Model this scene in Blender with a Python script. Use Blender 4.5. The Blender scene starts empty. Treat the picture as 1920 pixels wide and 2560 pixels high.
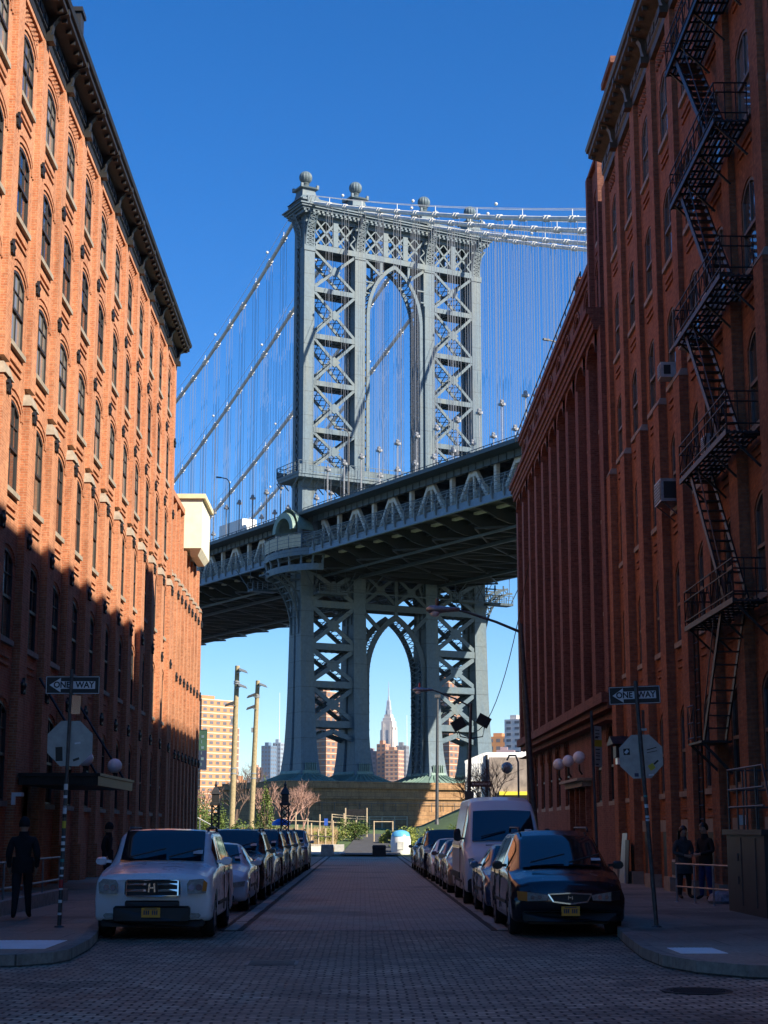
import bpy, bmesh, math, random
from mathutils import Vector, Matrix, noise
R = math.radians
rnd = random.Random(7)
scene = bpy.context.scene
COL = scene.collection

# ---------------------------------------------------------------- materials
def _nt(name):
    m = bpy.data.materials.new(name); m.use_nodes = True
    nt = m.node_tree; b = nt.nodes['Principled BSDF']
    return m, nt, b
def _n(nt, t, **kw):
    n = nt.nodes.new(t)
    for k, v in kw.items():
        if k in n.inputs: n.inputs[k].default_value = v
        else: setattr(n, k, v)
    return n
def c4(c): return (c[0], c[1], c[2], 1)
def mix(nt, fac, a, b, mode='MIX'):
    n = nt.nodes.new('ShaderNodeMix'); n.data_type = 'RGBA'; n.blend_type = mode
    for sock, v in ((n.inputs[0], fac), (n.inputs[6], a), (n.inputs[7], b)):
        if hasattr(v, 'is_linked') or hasattr(v, 'node'): nt.links.new(v, sock)
        elif isinstance(v, (int, float)): sock.default_value = v
        else: sock.default_value = c4(v)
    return n.outputs[2]
def ramp(nt, src, stops):
    r = nt.nodes.new('ShaderNodeValToRGB'); e = r.color_ramp.elements
    e[0].position, e[0].color = stops[0][0], c4(stops[0][1])
    e[1].position, e[1].color = stops[-1][0], c4(stops[-1][1])
    for p, c in stops[1:-1]:
        x = e.new(p); x.color = c4(c)
    nt.links.new(src, r.inputs[0]); return r.outputs[0]
def noisetex(nt, vec, scale, detail=4, rough=.6):
    n = _n(nt, 'ShaderNodeTexNoise'); n.inputs['Scale'].default_value = scale
    n.inputs['Detail'].default_value = detail; n.inputs['Roughness'].default_value = rough
    if vec is not None: nt.links.new(vec, n.inputs['Vector'])
    return n.outputs['Fac']
def bump(nt, b, h, strength=.3, dist=.02):
    bp = nt.nodes.new('ShaderNodeBump'); bp.inputs['Strength'].default_value = strength
    bp.inputs['Distance'].default_value = dist
    nt.links.new(h, bp.inputs['Height']); nt.links.new(bp.outputs[0], b.inputs['Normal'])
def pos(nt): return nt.nodes.new('ShaderNodeNewGeometry').outputs['Position']
def objco(nt): return nt.nodes.new('ShaderNodeTexCoord').outputs['Object']

def plain(name, col, rough=.5, metal=0., var=.12, scale=3., coat=0., bmp=0., spec=.5, use_obj=False):
    m, nt, b = _nt(name)
    v = objco(nt) if use_obj else pos(nt)
    f = noisetex(nt, v, scale)
    lo = tuple(c*(1-var) for c in col); hi = tuple(min(1, c*(1+var)) for c in col)
    nt.links.new(ramp(nt, f, [(.3, lo), (.7, hi)]), b.inputs['Base Color'])
    b.inputs['Roughness'].default_value = rough; b.inputs['Metallic'].default_value = metal
    b.inputs['Coat Weight'].default_value = coat; b.inputs['Specular IOR Level'].default_value = spec
    if bmp: bump(nt, b, noisetex(nt, v, scale*6), bmp, .02)
    return m
def brick(name, a, b_, mortar, w=.21, h=.072, ms=.009, stain=(.5, .3, .25), stain_amt=.35, bmp=.35, soot=None):
    m, nt, b = _nt(name)
    sep = nt.nodes.new('ShaderNodeSeparateXYZ'); nt.links.new(pos(nt), sep.inputs[0])
    ad = _n(nt, 'ShaderNodeMath'); ad.operation = 'ADD'
    nt.links.new(sep.outputs[0], ad.inputs[0]); nt.links.new(sep.outputs[1], ad.inputs[1])
    cb = nt.nodes.new('ShaderNodeCombineXYZ')
    nt.links.new(ad.outputs[0], cb.inputs[0]); nt.links.new(sep.outputs[2], cb.inputs[1])
    t = nt.nodes.new('ShaderNodeTexBrick'); nt.links.new(cb.outputs[0], t.inputs['Vector'])
    t.inputs['Color1'].default_value = c4(a); t.inputs['Color2'].default_value = c4(b_)
    t.inputs['Mortar'].default_value = c4(mortar); t.inputs['Scale'].default_value = 1
    t.inputs['Brick Width'].default_value = w; t.inputs['Row Height'].default_value = h
    t.inputs['Mortar Size'].default_value = ms; t.inputs['Mortar Smooth'].default_value = .3
    big = noisetex(nt, pos(nt), .35, 5, .65)
    col = mix(nt, ramp(nt, big, [(.42, (0, 0, 0)), (.75, (1, 1, 1))]), t.outputs[0], stain, 'MIX')
    n2 = nt.nodes.new('ShaderNodeMix'); n2.data_type = 'RGBA'; n2.inputs[0].default_value = stain_amt
    nt.links.new(t.outputs[0], n2.inputs[6]); nt.links.new(col, n2.inputs[7])
    fine = noisetex(nt, pos(nt), 9, 3, .7)
    out = mix(nt, 1., n2.outputs[2], ramp(nt, fine, [(.3, (.72, .72, .72)), (.7, (1.18, 1.18, 1.18))]), 'MULTIPLY')
    smp = nt.nodes.new('ShaderNodeMapping'); smp.inputs['Scale'].default_value = (1.3, 1.3, .12); nt.links.new(pos(nt), smp.inputs['Vector'])
    out = mix(nt, 1., out, ramp(nt, noisetex(nt, smp.outputs[0], 1.4, 6, .7), [(.32, (.70, .68, .68)), (.52, (1, 1, 1)), (.75, (1.12, 1.1, 1.08))]), 'MULTIPLY')
    nt.links.new(out, b.inputs['Base Color']); b.inputs['Roughness'].default_value = .88
    b.inputs['Specular IOR Level'].default_value = .25
    iv = _n(nt, 'ShaderNodeMath'); iv.operation = 'SUBTRACT'; iv.inputs[0].default_value = 1
    nt.links.new(t.outputs['Fac'], iv.inputs[1]); bump(nt, b, iv.outputs[0], bmp, .012)
    return m
def glassy(name, col=(.015, .018, .022), rough=.04, wav=.06, spec=.9):
    m, nt, b = _nt(name)
    b.inputs['Base Color'].default_value = c4(col); b.inputs['Roughness'].default_value = rough
    b.inputs['Specular IOR Level'].default_value = spec; b.inputs['IOR'].default_value = 1.6
    if wav: bump(nt, b, noisetex(nt, pos(nt), .9, 1), wav, .06)
    return m
def paint(name, col, metal=.25, rough=.32, dirt=.1):
    m, nt, b = _nt(name)
    v = objco(nt); f = noisetex(nt, v, 2.2, 5)
    nt.links.new(ramp(nt, f, [(.3, tuple(c*(1-dirt) for c in col)), (.7, col)]), b.inputs['Base Color'])
    b.inputs['Metallic'].default_value = metal
    nt.links.new(ramp(nt, noisetex(nt, v, 5, 5), [(.35, (rough*.8,)*3), (.75, (rough*1.5,)*3)]), b.inputs['Roughness'])
    b.inputs['Coat Weight'].default_value = .6; b.inputs['Coat Roughness'].default_value = .08
    return m
def steel(name, col, stain, amt=.5, rough=.55, sc=.25):
    m, nt, b = _nt(name)
    p = pos(nt); mp = nt.nodes.new('ShaderNodeMapping'); mp.inputs['Scale'].default_value = (1, 1, .18)
    nt.links.new(p, mp.inputs['Vector'])
    f = noisetex(nt, mp.outputs[0], sc*2.2, 6, .65); g = noisetex(nt, p, 2.5, 5, .7)
    c = mix(nt, ramp(nt, f, [(.45, (0, 0, 0)), (.75, (amt, amt, amt))]), col, stain)
    c = mix(nt, 1., c, ramp(nt, g, [(.3, (.78, .78, .78)), (.7, (1.15, 1.15, 1.15))]), 'MULTIPLY')
    # plate seams every few metres of height
    sep = nt.nodes.new('ShaderNodeSeparateXYZ'); nt.links.new(p, sep.inputs[0])
    w = nt.nodes.new('ShaderNodeMath'); w.operation = 'FRACT'
    dv = nt.nodes.new('ShaderNodeMath'); dv.operation = 'DIVIDE'; dv.inputs[1].default_value = 3.6
    nt.links.new(sep.outputs[2], dv.inputs[0]); nt.links.new(dv.outputs[0], w.inputs[0])
    s = ramp(nt, w.outputs[0], [(0, (.6, .6, .6)), (.02, (.6, .6, .6)), (.03, (1, 1, 1))])
    c = mix(nt, 1., c, s, 'MULTIPLY')
    nt.links.new(c, b.inputs['Base Color']); b.inputs['Roughness'].default_value = rough
    b.inputs['Specular IOR Level'].default_value = .35
    bump(nt, b, g, .25, .02)
    return m
def paving(name, a, b_, joint, w, h, ms=.02, rot=0., wear=.5, rough=.75, bmp=.8, swap=False):
    m, nt, b = _nt(name)
    p = pos(nt); mp = nt.nodes.new('ShaderNodeMapping'); mp.inputs['Rotation'].default_value = (0, 0, rot)
    wob = nt.nodes.new('ShaderNodeTexNoise'); wob.inputs['Scale'].default_value = 1.6
    nt.links.new(p, wob.inputs['Vector'])
    va = nt.nodes.new('ShaderNodeVectorMath'); va.operation = 'SCALE'; va.inputs['Scale'].default_value = .07
    nt.links.new(wob.outputs['Color'], va.inputs[0])
    vb = nt.nodes.new('ShaderNodeVectorMath'); vb.operation = 'ADD'
    nt.links.new(p, vb.inputs[0]); nt.links.new(va.outputs[0], vb.inputs[1])
    nt.links.new(vb.outputs[0], mp.inputs['Vector'])
    t = nt.nodes.new('ShaderNodeTexBrick'); nt.links.new(mp.outputs[0], t.inputs['Vector'])
    t.inputs['Color1'].default_value = c4(a); t.inputs['Color2'].default_value = c4(b_)
    t.inputs['Mortar'].default_value = c4(joint); t.inputs['Scale'].default_value = 1
    t.inputs['Brick Width'].default_value = w; t.inputs['Row Height'].default_value = h
    t.inputs['Mortar Size'].default_value = ms; t.inputs['Mortar Smooth'].default_value = .6
    t.inputs['Bias'].default_value = 0
    big = noisetex(nt, p, .5, 6, .7); fine = noisetex(nt, p, 14, 4, .75)
    c = mix(nt, 1., t.outputs[0], ramp(nt, big, [(.3, (1-wear,)*3), (.72, (1+wear,)*3)]), 'MULTIPLY')
    c = mix(nt, 1., c, ramp(nt, fine, [(.3, (.65,)*3), (.7, (1.35,)*3)]), 'MULTIPLY')
    c = mix(nt, 1., c, ramp(nt, noisetex(nt, p, .23, 7, .62), [(.36, (.50,)*3), (.46, (1,)*3), (.60, (1,)*3), (.72, (1.35,)*3)]), 'MULTIPLY')
    nt.links.new(c, b.inputs['Base Color'])
    nt.links.new(ramp(nt, big, [(.35, (rough*.72,)*3), (.65, (rough*1.1,)*3)]), b.inputs['Roughness'])
    iv = nt.nodes.new('ShaderNodeMath'); iv.operation = 'SUBTRACT'; iv.inputs[0].default_value = 1
    nt.links.new(t.outputs['Fac'], iv.inputs[1])
    ad = nt.nodes.new('ShaderNodeMath'); ad.operation = 'MULTIPLY_ADD'; ad.inputs[1].default_value = .5
    nt.links.new(fine, ad.inputs[0]); nt.links.new(iv.outputs[0], ad.inputs[2])
    bump(nt, b, ad.outputs[0], bmp, .025)
    return m
def leafmat(name, a, b_):
    m, nt, b = _nt(name)
    nt.links.new(ramp(nt, noisetex(nt, pos(nt), 1.7, 4), [(.35, a), (.65, b_)]), b.inputs['Base Color'])
    b.inputs['Roughness'].default_value = .6; b.inputs['Specular IOR Level'].default_value = .3
    return m

M = {}
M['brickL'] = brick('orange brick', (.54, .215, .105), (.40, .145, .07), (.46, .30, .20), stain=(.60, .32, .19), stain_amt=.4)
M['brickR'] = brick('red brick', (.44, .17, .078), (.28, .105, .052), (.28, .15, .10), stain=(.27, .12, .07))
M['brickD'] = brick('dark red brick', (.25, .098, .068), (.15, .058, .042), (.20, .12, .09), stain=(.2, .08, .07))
M['stone'] = plain('sill stone', (.30, .26, .205), .8, var=.25, scale=4, bmp=.2)
M['granite'] = brick('granite blocks', (.40, .235, .115), (.30, .175, .085), (.16, .10, .06), w=1.7, h=.62, ms=.03, stain=(.2, .14, .1), stain_amt=.5, bmp=.6)
M['blackmetal'] = plain('black painted iron', (.018, .018, .02), .5, .3, var=.4, scale=5)
M['corniceL'] = plain('dark painted cornice', (.013, .013, .014), .55, 0, var=.4, scale=4)
M['corniceR'] = plain('weathered brown cornice', (.075, .06, .042), .6, 0, var=.4, scale=4)
M['cream'] = plain('cream stucco', (.80, .74, .54), .8, var=.12, scale=1.5)
M['pane'] = glassy('window glass', rough=.05, wav=.03); M['pane'].node_tree.nodes['Principled BSDF'].inputs['IOR'].default_value = 2.1
M['paneB'] = glassy('window glass over blinds', (.10, .09, .075), .07, .02, .7)
M['paneC'] = glassy('window glass over pale curtain', (.20, .19, .17), .08, .02, .6)
M['paneR'] = glassy('old window glass', (.03, .032, .035), .09, .1, .6)
M['wframe'] = plain('window frame paint', (.03, .028, .028), .5, var=.2)
M['wframe2'] = plain('worn window frame paint', (.16, .14, .12), .6, var=.3)
M['roof'] = plain('roof tar', (.06, .055, .05), .9, var=.2)
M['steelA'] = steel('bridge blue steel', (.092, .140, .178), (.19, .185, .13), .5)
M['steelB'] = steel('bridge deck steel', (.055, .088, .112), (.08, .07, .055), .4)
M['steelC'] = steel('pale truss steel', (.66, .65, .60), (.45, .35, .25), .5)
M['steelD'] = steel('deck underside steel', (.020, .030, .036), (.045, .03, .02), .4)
M['fascia'] = steel('blue fascia steel', (.14, .22, .31), (.2, .22, .22), .4)
M['copper'] = steel('verdigris cladding', (.16, .25, .22), (.3, .34, .26), .4)
M['cable'] = plain('white cable wrap', (.62, .62, .60), .5, var=.15, scale=1)
M['rope'] = plain('hanger wire rope', (.27, .28, .30), .5, .2, var=.1)
M['mesh'] = plain('rail mesh', (.14, .17, .18), .6, .2, var=.2)
M['dirtytan'] = plain('tan screen', (.42, .38, .28), .7, var=.15)
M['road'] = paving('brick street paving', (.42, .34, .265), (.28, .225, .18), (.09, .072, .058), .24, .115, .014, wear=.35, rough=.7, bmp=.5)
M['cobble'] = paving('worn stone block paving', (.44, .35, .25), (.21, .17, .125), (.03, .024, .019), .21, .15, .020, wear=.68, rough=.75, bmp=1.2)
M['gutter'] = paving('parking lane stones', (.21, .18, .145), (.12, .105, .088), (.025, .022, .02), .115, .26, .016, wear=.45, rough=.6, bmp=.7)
M['kerbstone'] = plain('kerb granite', (.36, .32, .27), .7, var=.3, scale=5, bmp=.3)
M['kerbline'] = brick('kerb stones', (.30, .265, .225), (.24, .215, .185), (.07, .06, .05), w=1.7, h=3.0, ms=.02, stain=(.18, .16, .14), stain_amt=.6)
M['sidewalk'] = paving('sidewalk concrete flags', (.27, .225, .175), (.22, .185, .145), (.08, .07, .06), 1.5, 1.5, .012, wear=.3, rough=.8, bmp=.3)
M['asphalt'] = plain('asphalt', (.055, .055, .058), .85, var=.35, scale=3, bmp=.4)
M['earth'] = plain('bare ground', (.22, .17, .11), .95, var=.35, scale=1.5, bmp=.4)
M['lawn'] = plain('lawn', (.06, .10, .03), .9, var=.4, scale=2, bmp=.6)
M['white'] = plain('white paint', (.78, .78, .76), .6, var=.08, scale=3)
M['offwhite'] = plain('dirty white board', (.5, .5, .46), .7, var=.25, scale=3)
M['concrete'] = plain('pale concrete', (.55, .52, .46), .85, var=.15, scale=3, bmp=.2)
M['galv'] = plain('galvanised steel', (.30, .31, .32), .45, .6, var=.25, scale=9)
M['darkgalv'] = plain('dull street steel', (.09, .09, .092), .5, .5, var=.3, scale=9)
M['alu'] = plain('bare aluminium sheet', (.34, .36, .36), .42, .55, var=.14, scale=7)
M['signblack'] = plain('sign black', (.012, .012, .013), .45, var=.1)
M['signwhite'] = plain('sign white sheeting', (.72, .72, .70), .5, var=.06)
M['globe'] = plain('milk glass globe', (.80, .82, .86), .25, var=.03)
M['wood'] = plain('weathered pole timber', (.33, .26, .14), .85, var=.25, scale=6, bmp=.3)
M['fencewood'] = plain('pale fence timber', (.48, .37, .24), .85, var=.2, scale=6)
M['bark'] = plain('bark', (.14, .09, .07), .9, var=.3, scale=8, bmp=.3)
M['twigs'] = plain('reddish winter twigs', (.36, .21, .16), .9, var=.3, scale=4)
M['leafA'] = leafmat('evergreen leaves', (.045, .085, .018), (.13, .17, .035))
M['leafB'] = leafmat('yellow green shrub leaves', (.12, .16, .03), (.26, .28, .06))
M['tyre'] = plain('tyre rubber', (.014, .014, .015), .85, var=.2, scale=6, use_obj=True)
M['rim'] = plain('alloy rim', (.32, .32, .33), .35, .8, var=.15, scale=6, use_obj=True)
M['carglass'] = glassy('car glass', (.010, .014, .02), .03, 0, .8)
M['carblack'] = plain('black car plastic', (.012, .012, .013), .5, var=.1, use_obj=True)
M['chrome'] = plain('chrome', (.62, .62, .64), .15, 1., var=.03, use_obj=True)
M['lamp'] = plain('headlight lens', (.36, .35, .31), .15, .2, var=.35, scale=18, coat=1, use_obj=True)
M['amber'] = plain('amber lens', (.62, .20, .03), .2, 0, var=.1, coat=1, use_obj=True)
M['plate'] = plain('orange licence plate', (.75, .34, .03), .5, var=.06, use_obj=True)
M['plateink'] = plain('plate blue', (.03, .04, .10), .5, var=.1, use_obj=True)
M['greenpost'] = plain('dark iron post paint', (.02, .02, .02), .5, var=.3)

# ---------------------------------------------------------------- mesh builder
def IDN(a, b, c): return (a, b, c)
class MB:
    def __init__(s, T=IDN): s.v = []; s.f = []; s.m = []; s.T = T; s.mi = 0
    def vert(s, p): s.v.append(tuple(s.T(*p))); return len(s.v)-1
    def face(s, pts):
        s.f.append([s.vert(p) for p in pts]); s.m.append(s.mi)
    def box(s, x0, x1, y0, y1, z0, z1):
        i = [s.vert(p) for p in ((x0,y0,z0),(x1,y0,z0),(x1,y1,z0),(x0,y1,z0),(x0,y0,z1),(x1,y0,z1),(x1,y1,z1),(x0,y1,z1))]
        for q in ((0,3,2,1),(4,5,6,7),(0,1,5,4),(1,2,6,5),(2,3,7,6),(3,0,4,7)):
            s.f.append([i[k] for k in q]); s.m.append(s.mi)
    def loft(s, rings, close=True, caps=True):
        idx = [[s.vert(p) for p in r] for r in rings]; n = len(rings[0])
        for a, b in zip(idx, idx[1:]):
            for k in range(n if close else n-1):
                s.f.append([a[k], a[(k+1) % n], b[(k+1) % n], b[k]]); s.m.append(s.mi)
        if caps and close:
            s.f.append(idx[0][::-1]); s.m.append(s.mi); s.f.append(idx[-1]); s.m.append(s.mi)
    def prism(s, poly, axis, a, b):
        # poly: 2-D points; axis: which coordinate is extruded
        def P(u, v, w):
            return (w, u, v) if axis == 0 else ((u, w, v) if axis == 1 else (u, v, w))
        s.loft([[P(u, v, a) for u, v in poly], [P(u, v, b) for u, v in poly]])
    def beam(s, p, q, w, h=None, up=(0, 0, 1)):
        p = Vector(p); q = Vector(q); d = (q-p)
        if d.length < 1e-6: return
        d.normalize(); h = h or w; up = Vector(up)
        if abs(d.dot(up)) > .98: up = Vector((1, 0, 0)) if abs(d.x) < .9 else Vector((0, 1, 0))
        a = d.cross(up).normalized()*w/2; b = a.cross(d).normalized()*h/2
        s.loft([[tuple(c+a+b), tuple(c-a+b), tuple(c-a-b), tuple(c+a-b)] for c in (p, q)])
    def tube(s, pts, r, n=6, caps=True):
        pts = [Vector(p) for p in pts]; rings = []
        rr = r if isinstance(r, (list, tuple)) else [r]*len(pts)
        ref = Vector((0, 0, 1))
        for i, p in enumerate(pts):
            d = (pts[min(i+1, len(pts)-1)]-pts[max(i-1, 0)]).normalized()
            u = ref if abs(d.dot(ref)) < .95 else Vector((1, 0, 0))
            a = d.cross(u).normalized(); b = a.cross(d).normalized()
            rings.append([tuple(p+(a*math.cos(t)+b*math.sin(t))*rr[i]) for t in [2*math.pi*k/n for k in range(n)]])
        s.loft(rings, caps=caps)
    def lathe(s, prof, c, n=16, axis=2):
        rings = []
        for r, z in prof:
            ring = []
            for k in range(n):
                t = 2*math.pi*k/n; a, b = r*math.cos(t), r*math.sin(t)
                ring.append((c[0]+a, c[1]+b, c[2]+z) if axis == 2 else ((c[0]+z, c[1]+a, c[2]+b) if axis == 0 else (c[0]+a, c[1]+z, c[2]+b)))
            rings.append(ring)
        s.loft(rings)
    def ball(s, c, r, n=12, sz=1.):
        s.lathe([(max(r*math.sin(math.pi*k/n), .001), -r*sz*math.cos(math.pi*k/n)) for k in range(n+1)], c, n*2)
    def build(s, name, mats, parent=None, smooth=0, world=True, loc=None):
        me = bpy.data.meshes.new(name); me.from_pydata(s.v, [], s.f)
        if not isinstance(mats, (list, tuple)): mats = [mats]
        for m in mats: me.materials.append(M[m] if isinstance(m, str) else m)
        if len(mats) > 1: me.polygons.foreach_set('material_index', s.m)
        if smooth:
            me.polygons.foreach_set('use_smooth', [True]*len(me.polygons))
            me.update()
            if smooth < 179: me.set_sharp_from_angle(angle=R(smooth))
        me.update()
        o = bpy.data.objects.new(name, me); COL.objects.link(o)
        if parent is not None: attach(o, parent, world)
        if loc is not None: o.location = loc
        return o
def attach(o, parent, world=True):
    o.parent = parent
    if world and parent.type == 'EMPTY':
        o.matrix_parent_inverse = Matrix.LocRotScale(parent.location, parent.rotation_euler, parent.scale).inverted()
def tag(o, label=None, cat=None, group=None, kind=None):
    if label: o['label'] = label
    if cat: o['category'] = cat
    if group: o['group'] = group
    if kind: o['kind'] = kind
    return o
def empty(name, loc, label=None, cat=None, group=None, rz=0):
    o = bpy.data.objects.new(name, None); COL.objects.link(o); o.empty_display_size = .2
    o.location = loc; o.rotation_euler = (0, 0, rz); return tag(o, label, cat, group)
def copy_tree(o, parent=None):
    c = o.copy(); COL.objects.link(c)
    if parent is not None:
        c.parent = parent; c.matrix_parent_inverse = o.matrix_parent_inverse.copy()
    for ch in list(o.children): copy_tree(ch, c)
    return c
def textverts(s, size, bold=0.012):
    cu = bpy.data.curves.new('t', 'FONT'); cu.body = s; cu.size = size; cu.align_x = 'CENTER'; cu.align_y = 'CENTER'; cu.offset = bold*size
    o = bpy.data.objects.new('t', cu); COL.objects.link(o)
    dg = bpy.context.evaluated_depsgraph_get(); me = bpy.data.meshes.new_from_object(o.evaluated_get(dg))
    V = [tuple(v.co) for v in me.vertices]; Fc = [list(p.vertices) for p in me.polygons]
    bpy.data.objects.remove(o); bpy.data.curves.remove(cu); bpy.data.meshes.remove(me)
    return V, Fc
def addtext(mb, s, size, f, bold=.012):
    V, Fc = textverts(s, size, bold); base = len(mb.v)
    for v in V: mb.v.append(tuple(mb.T(*f(v[0], v[1]))))
    for q in Fc: mb.f.append([base+k for k in q]); mb.m.append(mb.mi)
# ================================================================ setting
def struct(name, mb, mat, smooth=0): return tag(mb.build(name, mat, smooth=smooth), kind='structure')
g = MB(); g.face([(-9000, -400, -1.2), (9000, -400, -1.2), (9000, 9000, -1.2), (-9000, 9000, -1.2)]); struct('ground', g, 'asphalt')
g = MB(); g.box(-300, 300, -120, 113.5, -1.15, -.012); struct('ground', g, 'asphalt')
# cross street in front, stone blocks
g = MB(); g.face([(-120, -30, -.004), (120, -30, -.004), (120, 30.6, -.004), (-120, 30.6, -.004)]); struct('road', g, 'cobble')
g = MB(); g.face([(-2.25, 30.2, .002), (2.45, 30.2, .002), (2.45, 113.5, .002), (-2.25, 113.5, .002)]); struct('road', g, 'road')
# parking lanes
for x0, x1, nm in ((-4.62, -2.38, 'a'), (2.58, 4.72, 'b')):
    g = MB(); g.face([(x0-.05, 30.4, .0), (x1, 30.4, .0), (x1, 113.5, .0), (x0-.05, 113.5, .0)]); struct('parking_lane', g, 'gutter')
for x in (-2.315, 2.515):
    g = MB()
    for k in range(150):
        y = 30.2+k*.555
        if y < 113: g.box(x-.11+rnd.uniform(-.01, .01), x+.11+rnd.uniform(-.01, .01), y, y+.53, -.02, .010+rnd.uniform(0, .010))
    struct('edge_course', g, 'kerbstone')
    g = MB(); g.box(x-.22, x+.22, 30.15, 113.5, -.02, .0045); struct('gutter', g, plain('dark joint', (.03, .028, .026), .9))
# sidewalks with rounded corners
def corner_walk(sx, xk, yk, rad):
    pts = [(sx*30, yk)]
    n = 10; cx, cy = xk+rad, yk+rad
    for k in range(n+1):
        t = math.pi*1.5-math.pi/2*k/n
        pts.append((sx*(cx+rad*math.cos(t)), cy+rad*math.sin(t)))
    pts += [(sx*xk, 108)]
    back = [(sx*30, 108)]
    return pts, back
for sx, xk, yk in ((-1, 4.66, 24.2), (1, 4.76, 22.0)):
    rad = 1.9 if sx < 0 else 3.2
    if sx < 0: pts = [(-30, 22.3), (-5.0, 22.35), (-4.55, 22.5), (-4.25, 22.85), (-4.13, 23.4), (-4.2, 25.5), (-4.36, 27.2), (-4.55, 28.6), (-4.68, 30.2), (-4.68, 108)]; back = [(-30, 108)]
    else: pts = [(30, 20.35), (5.4, 20.35), (4.75, 20.65), (4.3, 21.3), (4.06, 22.2), (4.03, 23.6), (4.2, 26.0), (4.4, 28.3), (4.7, 30.2), (4.76, 108)]; back = [(30, 108)]
    g = MB(); poly = pts+back
    inner = []
    g.loft([[(x, y, -.02) for x, y in poly], [(x, y, .15) for x, y in poly]]); struct('sidewalk', g, 'sidewalk')
    # kerb stones along the edge
    g = MB(); off = []
    for i, (x, y) in enumerate(pts):
        a = Vector(pts[max(i-1, 0)]); b = Vector(pts[min(i+1, len(pts)-1)]); d = (b-a).normalized()
        nrm = Vector((-d.y, d.x))*(1 if sx < 0 else -1)
        off.append((x+nrm.x*.03, y+nrm.y*.03, x-nrm.x*.15, y-nrm.y*.15))
    rings = [[(a, b, -.02), (a, b, .153), (c, d, .156), (c, d, .0)] for a, b, c, d in off]
    g.loft(rings); struct('kerb', g, 'kerbline')
# white tactile plates set flush in the two corners
for i, (x, y, w, d, lab) in enumerate(((-4.83, 24.35, .98, 1.75, 'white square ramp plate set in the sidewalk corner in front of the white parked car'), (4.52, 23.0, .62, 1.05, 'white square ramp plate set in the sidewalk corner near the tilted sign pole'))):
    g = MB(); g.box(x-w/2, x+w/2, y-d/2, y+d/2, .12, .156)
    for a in range(9):
        for b in range(5): g.lathe([(.03, 0), (.02, .006)], (x-w/2+.1+a*(w-.2)/8, y-d/2+.08+b*(d-.16)/4, .156), 6)
    tag(g.build('ramp_plate', 'white'), lab, 'ramp plate', 'white ramp plates')
g = MB(); g.lathe([(.39, 0), (.39, .012), (.34, .014), (.34, .008), (.001, .008)], (3.71, 18.94, -.004), 28)
for k in range(-3, 4):
    w = math.sqrt(.3**2-(k*.09)**2); g.box(3.71-w, 3.71+w, 18.94+k*.09-.02, 18.94+k*.09+.02, .003, .011)
tag(g.build('manhole_cover', 'blackmetal'), 'round dark iron manhole cover in the stone paving of the foreground', 'manhole cover')
g = MB()
g.box(-1.55, -.85, 22.6, 23.3, -.01, .004)
for k in range(6): g.box(-1.5, -.9, 22.66+k*.1, 22.70+k*.1, .003, .012)
tag(g.build('drain_grate', 'darkgalv'), 'dark square grate in the stone paving in front of the brick roadway', 'drain grate')
# park beyond the street end: lawn mound, path, bare bed
def hill(x0, x1, y0, y1, hf, nx, ny, name, mat):
    g = MB()
    P = [[(x0+(x1-x0)*i/nx, y0+(y1-y0)*j/ny) for i in range(nx+1)] for j in range(ny+1)]
    idx = [[g.vert((x, y, hf(x, y))) for x, y in r] for r in P]
    for j in range(ny):
        for i in range(nx):
            g.f.append([idx[j][i], idx[j][i+1], idx[j+1][i+1], idx[j+1][i]]); g.m.append(0)
    return struct(name, g, mat, smooth=60)
def sstep(a, b, x):
    t = max(0, min(1, (x-a)/(b-a))); return t*t*(3-2*t)
def parkz(x, y):
    z = 1.25*sstep(114, 152, y) + .35*sstep(118, 150, y)*sstep(1.5, -6, x)
    z += 2.3*sstep(2.2+(y-120)*.045, 9+(y-120)*.05, x)*sstep(119, 158, y)
    z += .7*sstep(150, 172, y)
    return z+.05*noise.noise(Vector((x*.3, y*.3, 0)))
hill(-60, 60, 113.5, 236, lambda x, y: parkz(x, y)-.02, 60, 60, 'park_lawn', 'lawn')
# curving asphalt path
g = MB(); L = []
for k in range(26):
    y = 113.4+k*1.6; c = .55+.012*(y-113) + .0006*(y-113)**2; wdt = 2.1-.012*(y-113)
    L.append([(c-wdt+j*wdt*2/8, y, parkz(c-wdt+j*wdt*2/8, y)+.13) for j in range(9)])
g.loft(L, close=False); struct('path', g, 'asphalt')
g = MB(); L = [(-.9+x, 19.6+y*.75, .0) for x, y in ((0, 0), (.8, -.12), (1.5, .05), (2.1, -.05), (2.3, .5), (2.2, 1.1), (1.6, 1.22), (.9, 1.1), (.1, 1.2), (-.1, .6))]; g.face([(x+5.2, y+5.9, .001) for x, y, z in L]); struct('road_patch', g, 'asphalt')
g = MB(); L = []
for k in range(14):
    y = 114+k*2.6; x1 = -3.3+k*.1
    L.append([(x, y, parkz(x, y)+.07) for x in [x1-9+9*j/6 for j in range(7)]])
g.loft(L, close=False); struct('bare_bed', g, 'earth')

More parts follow.
